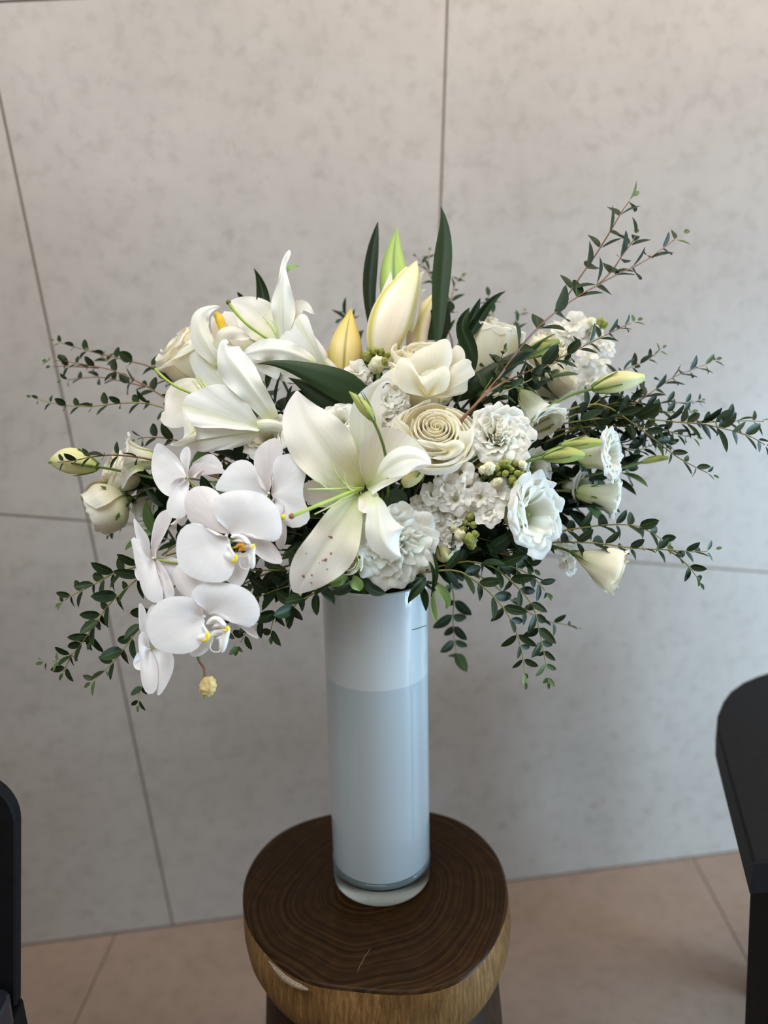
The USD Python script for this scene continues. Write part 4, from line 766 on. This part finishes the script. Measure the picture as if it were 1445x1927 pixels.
rose(1066, 706, .90, 38, 70, (.62, .45, .5), 'small pale rose behind the drooping lisianthus, right side', n=18, mat_=ROSE_WHITE, openness=.5, outer=5, seed=15)
rose(206, 882, .87, 47, 64, (-.7, .3, .5), 'small peach rose behind the left trumpet bloom', n=18, openness=.5, outer=5, seed=17)
rose(655, 1056, .742, 31, 40, (-.05, .22, .97), 'tiny tight white rosebud with spiral heart on the vase rim', n=22, mat_=ROSE_WHITE, openness=.2, outer=4, seed=19, name='rosebud')

# --- lisianthus ---------------------------------------------------------------------
lisianthus(942, 818, .785, 58, 62, (.12, .20, .97), 'ruffled white lisianthus facing front, right of the open cream rose', flare=.75, rows=((6, 1.05), (6, .92), (6, .74), (5, .55), (5, .36), (4, .2), (3, .08)), ruffle=.14, seed=2, half=.9, core=False)
lisianthus(1013, 968, .785, 72, 78, (.62, .02, .79), 'white lisianthus with an open cup facing right, above the hanging greenery', flare=.7, rows=((5, 1.0), (5, .88), (5, .66)), ruffle=.10, seed=4)
lisianthus(1155, 853, .82, 50, 74, (.80, .05, .60), 'white lisianthus turned to the right beside two green buds', flare=.75, rows=((5, 1.0), (5, .85), (5, .62)), ruffle=.10, seed=6)
lisianthus(1160, 938, .85, 42, 78, (.97, -.16, .12), 'white lisianthus in profile below the one beside two green buds', flare=.8, rows=((5, 1.0), (5, .8)), ruffle=.09, seed=8, sep=.8)
lisianthus(1168, 1078, .82, 40, 92, (.86, -.38, .32), 'half-open cream lisianthus drooping at the lower right', flare=.15, rows=((4, 1.0), (4, .88), (4, .6)), mat_=LISI_CREAM, ruffle=.07, seed=10, sep=.7, half=1.2, bell=.13)
lisianthus(743, 1028, .765, 78, 60, (.10, -.12, .98), 'big ruffled white lisianthus on the front of the vase rim', flare=.7, rows=((7, 1.0), (7, .9), (6, .74), (6, .56), (5, .38), (4, .22), (3, .09)), ruffle=.14, seed=12, half=.85, core=False)
lisianthus(1028, 800, .825, 44, 96, (.40, -.74, .50), 'drooping pale lisianthus seen from outside, right of centre', flare=.45, rows=((5, 1.0), (5, .8)), ruffle=.09, seed=14, core=False)
lisianthus(168, 966, .85, 46, 74, (-.80, -.36, .34), 'closed pale bell lisianthus at the left edge', flare=.05, rows=((4, 1.0), (4, .88), (3, .6)), mat_=LISI_CREAM, ruffle=.03, seed=16, core=False, sep=.6, half=1.25, bell=.04)
lisianthus(234, 858, .84, 41, 66, (-.93, .12, .30), 'small white trumpet lisianthus pointing left beside the orchids', flare=.7, rows=((5, 1.0), (4, .75)), ruffle=.09, seed=18, core=False, extra=[strap(c7([(1010, 1235, 4, 20), (920, 1250, 8, 26), (862, 1310, 8, 22), (842, 1360, 6, 18), (834, 1398, 4, 5)]), .83, cup=3)])
lisianthus(272, 950, .875, 36, 50, (-.5, .2, .7), 'shadowed white lisianthus behind the left orchids', flare=.6, rows=((5, 1.0), (5, .75)), ruffle=.08, seed=20)
lisianthus(500, 822, .81, 48, 44, (-.3, .35, .8), 'ruffled white lisianthus showing its edge left of the open lily', flare=.7, rows=((6, 1.0), (6, .8), (5, .6)), ruffle=.10, seed=22)
lisianthus(640, 785, .805, 40, 40, (-.1, .6, .7), 'ruffled white lisianthus peeking above the open lily', flare=.7, rows=((6, 1.0), (6, .8), (5, .6)), ruffle=.10, seed=24)
lisianthus(1012, 880, .83, 36, 44, (.5, -.1, .8), 'white lisianthus tucked behind the stock buds', flare=.7, rows=((5, 1.0), (5, .7)), ruffle=.09, seed=26)
lisianthus(1095, 918, .86, 32, 44, (.7, -.2, .6), 'white lisianthus deep in the right-hand greenery', flare=.7, rows=((5, 1.0), (5, .7)), ruffle=.09, seed=28)
lisianthus(845, 870, .815, 30, 40, (-.2, -.5, .8), 'pale lisianthus petals under the open cream rose', flare=.5, rows=((5, 1.0), (5, .7)), ruffle=.09, seed=30, mat_=LISI_CREAM)

lisi_bud([(1115, 732), (1140, 724), (1165, 718), (1190, 714), (1212, 710)], [6, 16, 19, 14, 6], .81, 'long pale yellow bud on a curved stem at the right', LISIBUD, .35, [(1090, 738), (1060, 750), (1030, 768), (1002, 790)])
lisi_bud([(1056, 840), (1075, 836), (1095, 834), (1115, 833), (1131, 833)], [5, 10, 11, 9, 5], .80, 'upper of two green buds beside the right-turned lisianthus', LISIBUD_GREEN, .5, [(1030, 850), (1000, 862)])
lisi_bud([(1022, 862), (1042, 858), (1064, 856), (1084, 856), (1099, 857)], [5, 13, 15, 11, 5], .785, 'lower of two green buds beside the right-turned lisianthus', LISIBUD_GREEN, .5, [(1000, 866), (980, 872)])
lisi_bud([(183, 878), (165, 874), (140, 868), (118, 867), (97, 868)], [8, 18, 24, 20, 7], .845, 'plump pale yellow bud at the far left', LISIBUD, .25)
lisi_bud([(703, 792), (697, 782), (686, 768), (673, 753), (657, 737)], [3, 8, 11, 8, 1], .735, 'slim green bud over the open lily', LISIBUD_GREEN, .8)
lisi_bud([(985, 670), (1002, 662), (1020, 654), (1036, 648), (1052, 642)], [8, 13, 14, 10, 5], .86, 'spiky green bud above the right-hand blooms', LISIBUD_GREEN, .9)
lisi_bud([(794, 882), (786, 892), (775, 900), (765, 907), (757, 912)], [7, 12, 14, 12, 6], .775, 'pale green bud under the right petal of the open lily', LISIBUD, .15)
lisi_bud([(826, 1024), (832, 1034), (838, 1044), (844, 1054)], [8, 15, 17, 10], .79, 'small white-green bud under the lower stock cluster', LISIBUD, .4)
lisi_bud([(1208, 870), (1222, 866), (1238, 863), (1257, 862)], [3, 6, 6, 3], .86, 'tiny green bud among the far right leaves', LISIBUD_GREEN, .4)

# --- stock ---------------------------------------------------------------------------------
def stock(florets, buds, Z, label, core, seed=1, tip=None):
    rg = np.random.default_rng(seed)
    c0 = pt(*core, Z + .02)
    t = Thing('stock_flower', label, 'flower', c0, 'white stock spikes')
    for i, (x, y, r, *ax) in enumerate(florets):
        a = camdir(ax[0] if ax else (rg.uniform(-.6, .6), rg.uniform(-.4, .6), 1.0)); fr = frame_of(a); R = px_m(r * 1.2, Z)
        o = pt(x, y, Z - rg.uniform(0, .008)) - a * R * .7
        f = t.part('floret', ellipsoid(o, R * .16, a, 1, R * .3), SEPAL_PALE)
        for k in range(8):
            s = 1.0 if k < 5 else .6
            prof = [(R * .06, 0), (R * .22, R * .45), (R * .62 * s, R * (.72 + .12 * (k > 4))), (R * s * rg.uniform(.92, 1.12), R * (.62 + .3 * (k > 4) + rg.uniform(-.2, .2)))]
            t.part('petal', petal_cup(prof, k * 1.2566 + (k > 4) * .6 + rg.uniform(-.2, .2), .78, fr, o, 8, 11, ruffle=R * .14, freq=1.2, tuck=.05, tip=.14, seed=seed * 50 + i * 9 + k, base_w=.3), STOCK, parent=f)
        t.part('pedicel', tube(np.array([c0 + (o - c0) * .1, c0 + (o - c0) * .5 + np.array([0, 0, -.003]), o]), .0011, 6), STEM)
    for i, (x, y, r, g) in enumerate(buds):
        c = pt(x, y, Z - .004 - rg.uniform(0, .006)); a = camdir((rg.uniform(-.4, .4), .4, .8))
        t.part('bud', ellipsoid(c, px_m(r, Z), a, 2, px_m(r * 1.3, Z), noise=.55, seed=i), BUDGREEN if g else BUDCREAM)
        t.part('pedicel', tube(np.array([c0 + (c - c0) * .2, c0 + (c - c0) * .6 + np.array([0, 0, -.002]), c]), .0008, 5), STEM)
    stem_to_vase(t, c0, None, .0025)
    return t
S5 = lambda a: [(620 + x / 3.141, 700 + y / 3.141, r) for x, y, r in a]
B5 = lambda a: [(620 + x / 3.141, 700 + y / 3.141, r, g) for x, y, r, g in a]
stock(S5([(760, 600, 27), (700, 680, 24), (830, 680, 25), (740, 750, 26), (890, 740, 23), (960, 760, 25), (940, 830, 24), (1010, 710, 22), (830, 770, 22), (610, 720, 20)]),
      B5([(940, 570, 12, 0), (905, 580, 8, 0), (990, 570, 6, 1), (1020, 545, 7, 1), (1045, 540, 8, 1), (1100, 545, 6, 1), (1140, 550, 8, 0), (1000, 600, 5, 1), (1040, 600, 6, 1), (1075, 580, 6, 1), (1110, 600, 6, 1), (1080, 640, 9, 1), (1112, 668, 9, 1), (1000, 650, 8, 0), (1135, 610, 6, 1), (1060, 560, 5, 1), (985, 655, 9, 0), (1140, 580, 5, 1)]), .785, 'white stock with yellow-green bud tip, left of the open-cupped lisianthus', (900, 925), 3)
stock(S5([(570, 800, 22), (620, 850, 25), (540, 770, 18), (650, 930, 24), (690, 980, 20), (740, 860, 16), (720, 1010, 16)]),
      B5([(830, 855, 8, 1), (850, 905, 7, 1), (800, 890, 6, 1), (765, 965, 12, 0), (830, 990, 13, 1), (790, 930, 7, 1), (860, 960, 7, 1), (740, 920, 8, 0), (840, 1020, 9, 1)]), .79, 'white stock with olive buds right of the big ruffled lisianthus', (830, 985), 5)
stock([(672, 698, 20), (662, 718, 17), (654, 730, 12), (690, 712, 12)], [(690, 670, 9, 1), (703, 660, 7, 1), (716, 662, 7, 1), (709, 686, 15, 0), (722, 680, 7, 1), (696, 660, 6, 1), (728, 668, 6, 1)], .835, 'small white stock with olive buds left of the tall cream rose', (690, 710), 7)
stock([(730, 752, 20), (724, 770, 20), (732, 788, 20), (742, 738, 18), (752, 755, 16)], [], .815, 'shadowed white stock florets behind the curled lily petal', (735, 770), 9)
stock([(1080, 612, 22), (1062, 628, 18), (1094, 632, 20), (1050, 620, 16), (1126, 634, 15), (1141, 652, 18), (1128, 645, 14)], [(1111, 609, 10, 0), (1128, 608, 9, 1), (1138, 612, 6, 1), (1120, 618, 6, 0)], .94, 'white stock spike at the upper right edge, behind reddish greenery', (1095, 640), 11)
stock([(1108, 668, 20), (1122, 680, 20), (1104, 694, 20), (1112, 714, 20), (1126, 706, 17), (1100, 735, 16)], [], .935, 'white stock florets behind the long pale yellow bud', (1108, 700), 13)
stock([(1064, 1022, 16), (1068, 1058, 15), (1074, 1072, 11)], [], .87, 'ragged white stock florets dangling left of the drooping cream lisianthus', (1060, 1030), 15)

# --- eucalyptus -----------------------------------------------------------------------------
def leaf_mesh(o, d, nrm, L, w, curl=.12):
    d = unit(d); nrm = unit(nrm - d * np.dot(nrm, d)); s = np.cross(d, nrm)
    u = np.linspace(0, 1, 7)[:, None]; v = np.linspace(-1, 1, 5)[None, :]
    wid = w * np.sin(np.pi * np.clip(u, 0, 1) ** .88) ** .62 * .5 + w * .012
    h = -curl * L * u ** 2 + .16 * w * v ** 2 * np.sin(np.pi * u)
    P = o + (u * L)[..., None] * d + (v * wid)[..., None] * s + h[..., None] * nrm
    return grid(P)
def sprig(branches, label, leafL=.020, ratio=.42, seed=1, stem_mat=None, young=False, group=None, step=.016, start=.05, r=.0011, to_vase=True, name='eucalyptus_sprig', tips=.55):
    rg = np.random.default_rng(seed)
    t = None
    for bi, br in enumerate(branches):
        P = smooth_path(pxpath(br), 60); seg = np.r_[0, np.cumsum(np.linalg.norm(np.diff(P, axis=0), axis=1))]; L = seg[-1]
        if t is None:
            t = Thing(name, label, 'greenery', P[0], group)
        rad = np.interp(seg[::4], [0, L], [r if bi == 0 else r * .75, r * .4])
        t.part('stem', tube(P[::4], rad, 6), stem_mat or STEM_YEL)
        step_ = step * (1.35 if to_vase and group == EG and step < .017 else 1.1)
        s = start * L + rg.uniform(0, step_ * .5); k = rg.integers(0, 2); ph0 = rg.uniform(0, 3)
        while s < L:
            q = s / L; i = min(int(np.searchsorted(seg, s)), 58); o = P[i]; T = unit(P[i + 1] - P[max(i - 1, 0)])
            a = unit(np.cross(T, -FW)); b = np.cross(T, a)
            sz = 1.4 * leafL * (1 - tips * q ** 2.5) * rg.uniform(.8, 1.15)
            for side in (0, 1):
                th = ph0 + k * np.pi / 2 + side * np.pi + rg.uniform(-.35, .35)
                rd = a * math.cos(th) + b * math.sin(th)
                op = rg.uniform(.7, 1.15)
                d = T * math.cos(op) + rd * math.sin(op)
                nrm = T * math.sin(op) * .6 - rd * math.cos(op) * .6 + (-FW) * .75 + np.array([0, 0, .45])
                t.part('leaf', leaf_mesh(o + rd * r, d, nrm, sz, sz * ratio * 1.12 * rg.uniform(.85, 1.15), rg.uniform(0, .2)), EUCA_YOUNG if (young or q > .9 and rg.random() < .6) else EUCA)
            k += 1; s += step_ * rg.uniform(.8, 1.2) * (1 - .35 * q)
        tipd = unit(P[-1] - P[-4])
        t.part('leaf', leaf_mesh(P[-1], tipd, -FW + np.array([0, 0, .3]), leafL * .5, leafL * .5 * ratio), EUCA_YOUNG)
        if bi == 0 and to_vase: stem_to_vase(t, P[0], P[0] - P[6], r, stem_mat or STEM_YEL)
    return t
def z3(pts, z0, z1):
    n_ = len(pts); return [(x, y, z0 + (z1 - z0) * i / (n_ - 1)) for i, (x, y) in enumerate(pts)]
EG = 'eucalyptus sprigs fanning out of the bouquet'
sprig([z3(c9([(-20, 1130), (45, 1055), (170, 880), (355, 700), (500, 605), (660, 515), (800, 450), (880, 395), (950, 340), (1010, 300)]), .80, .86),
       z3(c9([(355, 700), (410, 620), (470, 530), (560, 400), (640, 270), (700, 170), (750, 108)]), .835, .86),
       z3(c9([(560, 570), (640, 490), (700, 400), (745, 340), (760, 300)]), .845, .87)], 'tall forked eucalyptus sprig reaching highest at the upper right', .0215, .54, 2, STEM_RED, group=EG, step=.027, start=.10, r=.0015, tips=.4)
sprig([z3(c9([(60, 1080), (100, 1060), (250, 995), (400, 930), (520, 870), (660, 800), (770, 750)]), .80, .86)], 'reddish eucalyptus sprig crossing the upper right blooms', .0175, .44, 3, STEM_RED, group=EG, step=.013)
sprig([z3(c6([(100, 720), (170, 600), (250, 460), (300, 330)]), .85, .81), z3(c6([(230, 640), (380, 560), (470, 520), (560, 440), (690, 400)]), .80, .83)], 'blue-green eucalyptus sprig in front of the pale tall rose', .0150, .40, 4, STEM_YEL, group=EG, step=.013)
sprig([z3([(1060, 790), (1110, 765), (1150, 735), (1174, 697), (1210, 682), (1247, 655)], .84, .90)], 'short eucalyptus sprig above the long pale bud', .016, .42, 5, group=EG, step=.013)
sprig([z3(c10([(120, 600), (250, 565), (450, 542), (700, 548), (1000, 572), (1200, 560), (1400, 560), (1480, 590)]), .84, .86),
       z3(c10([(900, 565), (1050, 580), (1200, 612), (1350, 660), (1450, 725)]), .853, .83)], 'long forked eucalyptus sprig running out of the right edge', .0205, .38, 6, STEM_YEL, group=EG, step=.0135)
sprig([z3(c10([(330, 640), (520, 530), (740, 380), (870, 290), (1000, 240), (1130, 185)]), .86, .90)], 'eucalyptus sprig rising to the right above the long forked one', .0190, .42, 7, STEM_RED, group=EG, step=.0125)
sprig([z3(c10([(480, 480), (600, 560), (750, 670), (870, 765), (970, 825), (1110, 890)]), .84, .85)], 'eucalyptus sprig drooping right below the long forked one', .017, .36, 8, group=EG, step=.016)
sprig([z3(c10([(420, 640), (560, 560), (700, 500), (820, 440), (940, 450), (1040, 432)]), .87, .92)], 'eucalyptus sprig with small round tip behind the long forked one', .015, .42, 9, group=EG, step=.012)
sprig([z3(c10([(380, 560), (520, 500), (620, 450), (660, 400), (680, 340)]), .87, .90)], 'short upright eucalyptus sprig behind the long pale bud', .017, .42, 10, group=EG, step=.012)
sprig([z3(c10([(300, 720), (480, 700), (640, 740), (760, 700), (850, 690)]), .86, .88)], 'bushy eucalyptus sprig right of the right-turned lisianthus', .018, .40, 29, group=EG, step=.010)
sprig([z3(c10([(260, 600), (480, 590), (660, 600), (830, 620), (930, 650), (1010, 660)]), .85, .87)], 'eucalyptus sprig just beneath the long forked one', .0185, .38, 36, STEM_YEL, group=EG, step=.0105)
sprig([z3(c10([(220, 520), (420, 470), (600, 440), (720, 470), (860, 510), (980, 500)]), .86, .88)], 'dense eucalyptus sprig right under the long pale yellow bud', .0185, .40, 37, STEM_YEL, group=EG, step=.0105)
sprig([z3(c10([(420, 700), (560, 690), (680, 650), (800, 690), (880, 740)]), .87, .89)], 'dark eucalyptus sprig behind the tiny green bud at the far right', .0185, .40, 38, STEM_DARK, group=EG, step=.0105)
sprig([z3(c11([(560, 230), (660, 200), (820, 202), (1050, 230), (1200, 236), (1350, 246), (1412, 232)]), .82, .83), z3(c11([(1180, 234), (1230, 265), (1290, 320), (1340, 392)]), .828, .82)], 'eucalyptus sprig reaching level right above the drooping cream lisianthus', .0165, .44, 11, STEM_YEL, group=EG, step=.017)
sprig([z3(c11([(680, 150), (800, 130), (920, 118), (1020, 120), (1110, 155), (1190, 215)]), .84, .85)], 'eucalyptus sprig under the profile lisianthus, lower right', .0175, .46, 12, group=EG, step=.014)
sprig([z3(c11([(60, 330), (150, 305), (250, 290), (350, 310), (480, 410), (560, 510), (590, 640), (610, 740), (625, 850)]), .79, .80), z3(c11([(350, 300), (470, 320), (560, 370), (620, 440)]), .795, .80)], 'long eucalyptus sprig cascading down right of the vase', .020, .36, 13, STEM_YEL, group=EG, step=.014)
sprig([z3(c11([(60, 340), (180, 330), (270, 372), (380, 465), (450, 560), (490, 660), (510, 760), (520, 855)]), .775, .785)], 'eucalyptus sprig cascading beside the vase, nearest it', .0185, .36, 14, STEM_YEL, group=EG, step=.015)
sprig([z3(c11([(140, 360), (170, 400), (185, 470), (180, 540), (185, 640), (200, 740)]), .93, .95)], 'blurred eucalyptus sprig hanging behind the vase on its right', .018, .42, 15, group=EG, step=.016, tips=-.2)
sprig([z3(c11([(420, 440), (520, 520), (620, 570), (700, 585), (765, 600)]), .90, .93)], 'thin blurred eucalyptus sprig behind the right cascade', .015, .36, 16, group=EG, step=.022)
sprig([z3(c11([(250, 240), (330, 240), (430, 260), (500, 290), (560, 330)]), .81, .82), z3(c11([(300, 180), (420, 200), (520, 190), (620, 170)]), .81, .83)], 'dark eucalyptus sprig in the shade below the open-cupped lisianthus', .020, .46, 17, STEM_RED, group=EG, step=.011)
sprig([z3(c8([(640, 160), (560, 240), (480, 310), (380, 400), (280, 540), (190, 650), (55, 690)]), .80, .81), z3(c8([(195, 645), (170, 700), (150, 740)]), .81, .81), z3(c8([(330, 470), (300, 530), (280, 590)]), .806, .806)], 'long eucalyptus sprig reaching lowest at the left', .0185, .40, 18, group=EG, step=.0135)
sprig([z3(c8([(620, 180), (540, 210), (480, 232), (390, 260), (300, 310), (200, 360), (140, 400)]), .82, .84)], 'eucalyptus sprig pointing left beside the side-on orchid', .0185, .42, 19, group=EG, step=.0125)
sprig([z3(c8([(600, 400), (540, 490), (470, 590), (400, 680), (340, 740), (285, 785)]), .80, .81)], 'eucalyptus sprig drooping left behind the lowest orchids', .021, .40, 20, group=EG, step=.015)
sprig([z3(c8([(640, 600), (590, 690), (545, 780), (520, 850), (515, 895)]), .80, .80)], 'eucalyptus sprig tip below the lowest orchid', .0165, .38, 21, group=EG, step=.018)
sprig([z3(c8([(1500, 280), (1445, 310), (1280, 400), (1180, 445), (1090, 490), (1030, 560), (1000, 620)]), .77, .78), z3(c8([(1200, 440), (1170, 490), (1160, 560)]), .777, .778), z3(c8([(1290, 395), (1260, 450), (1250, 480)]), .775, .775)], 'eucalyptus sprig sweeping left from the vase rim under the lilies', .0185, .44, 22, STEM_YEL, group=EG, step=.014)
sprig([z3(c8([(1460, 250), (1300, 245), (1150, 240), (1040, 242), (940, 300)]), .79, .80), z3(c8([(1350, 290), (1200, 330), (1080, 380), (1000, 420)]), .79, .80)], 'dense dark eucalyptus sprig between the orchids and the vase', .0195, .46, 23, STEM_YEL, group=EG, step=.010)
sprig([z3(c8([(1420, 300), (1280, 300), (1160, 310), (1060, 330), (960, 400), (940, 480), (930, 560)]), .82, .82)], 'dark eucalyptus sprig behind the lower orchid, left of the vase', .0185, .44, 24, group=EG, step=.011)
sprig([z3(c7([(1330, 720), (1200, 660), (1040, 560), (880, 480), (740, 420), (600, 390), (430, 360), (330, 345), (210, 345)]), .88, .90), z3(c7([(640, 405), (480, 395), (330, 390), (240, 395)]), .895, .90)], 'reddish eucalyptus sprig reaching left, middle of the left three', .0130, .60, 25, STEM_RED, group=EG, step=.026)
sprig([z3(c7([(1330, 620), (1180, 480), (1080, 400), (900, 350), (700, 300), (520, 255), (400, 220), (270, 180)]), .90, .93), z3(c7([(760, 430), (660, 300), (560, 250)]), .915, .92)], 'thin eucalyptus sprig reaching left, topmost of the left three', .0120, .62, 26, STEM_RED, group=EG, step=.026)
sprig([z3(c7([(1330, 770), (1200, 740), (1050, 700), (900, 690), (720, 705), (560, 722), (380, 715), (200, 678), (80, 645)]), .87, .88)], 'pale-stemmed eucalyptus sprig reaching left, lowest of the left three', .0135, .50, 27, STEM_YEL, group=EG, step=.018)
sprig([z3(c7([(1350, 480), (1200, 500), (1050, 560), (900, 530), (760, 500), (620, 480), (480, 490), (330, 515)]), .92, .95)], 'blurred eucalyptus sprig behind the left three', .0135, .55, 28, STEM_RED, group=EG, step=.026)
sprig([z3(c7([(1020, 1150), (880, 1130), (740, 1122), (600, 1135), (420, 1170), (260, 1185)]), .80, .82)], 'eucalyptus sprig lying across the plump bud at the far left', .013, .44, 30, STEM_RED, group=EG, step=.019)
sprig([z3(c7([(1330, 1020), (1230, 990), (1100, 975), (1000, 980), (940, 1000)]), .86, .87)], 'short eucalyptus sprig above the left trumpet bloom', .016, .55, 31, STEM_RED, group=EG, step=.015)
sprig([z3(c7([(900, 1420), (830, 1560), (770, 1680), (720, 1780)]), .90, .92)], 'blurred eucalyptus tip below the pale bell lisianthus', .016, .4, 32, group=EG, step=.018)
sprig([z3([(850, 640), (826, 570), (812, 525), (798, 500), (782, 482)], .95, 1.0), z3([(846, 600), (852, 550), (862, 525), (872, 522)], .96, 1.0), z3([(812, 525), (806, 500), (808, 472)], .98, 1.0)], 'blurred small-leaved eucalyptus sprig behind the widest upright leaf', .013, .6, 33, STEM_RED, group=EG, step=.020)
sprig([z3([(690, 680), (668, 640), (655, 605), (645, 590)], .96, 1.0)], 'blurred dark eucalyptus tip behind the yellow lily bud', .020, .5, 34, group=EG, step=.012, tips=0)
sprig([z3([(960, 660), (970, 620), (975, 600), (985, 585)], .97, 1.0), z3([(930, 600), (922, 570), (918, 555)], .97, 1.0)], 'blurred eucalyptus tip behind the pale tall rose', .015, .45, 35, group=EG, step=.014)
# sprigs filling the shaded heart of the bouquet
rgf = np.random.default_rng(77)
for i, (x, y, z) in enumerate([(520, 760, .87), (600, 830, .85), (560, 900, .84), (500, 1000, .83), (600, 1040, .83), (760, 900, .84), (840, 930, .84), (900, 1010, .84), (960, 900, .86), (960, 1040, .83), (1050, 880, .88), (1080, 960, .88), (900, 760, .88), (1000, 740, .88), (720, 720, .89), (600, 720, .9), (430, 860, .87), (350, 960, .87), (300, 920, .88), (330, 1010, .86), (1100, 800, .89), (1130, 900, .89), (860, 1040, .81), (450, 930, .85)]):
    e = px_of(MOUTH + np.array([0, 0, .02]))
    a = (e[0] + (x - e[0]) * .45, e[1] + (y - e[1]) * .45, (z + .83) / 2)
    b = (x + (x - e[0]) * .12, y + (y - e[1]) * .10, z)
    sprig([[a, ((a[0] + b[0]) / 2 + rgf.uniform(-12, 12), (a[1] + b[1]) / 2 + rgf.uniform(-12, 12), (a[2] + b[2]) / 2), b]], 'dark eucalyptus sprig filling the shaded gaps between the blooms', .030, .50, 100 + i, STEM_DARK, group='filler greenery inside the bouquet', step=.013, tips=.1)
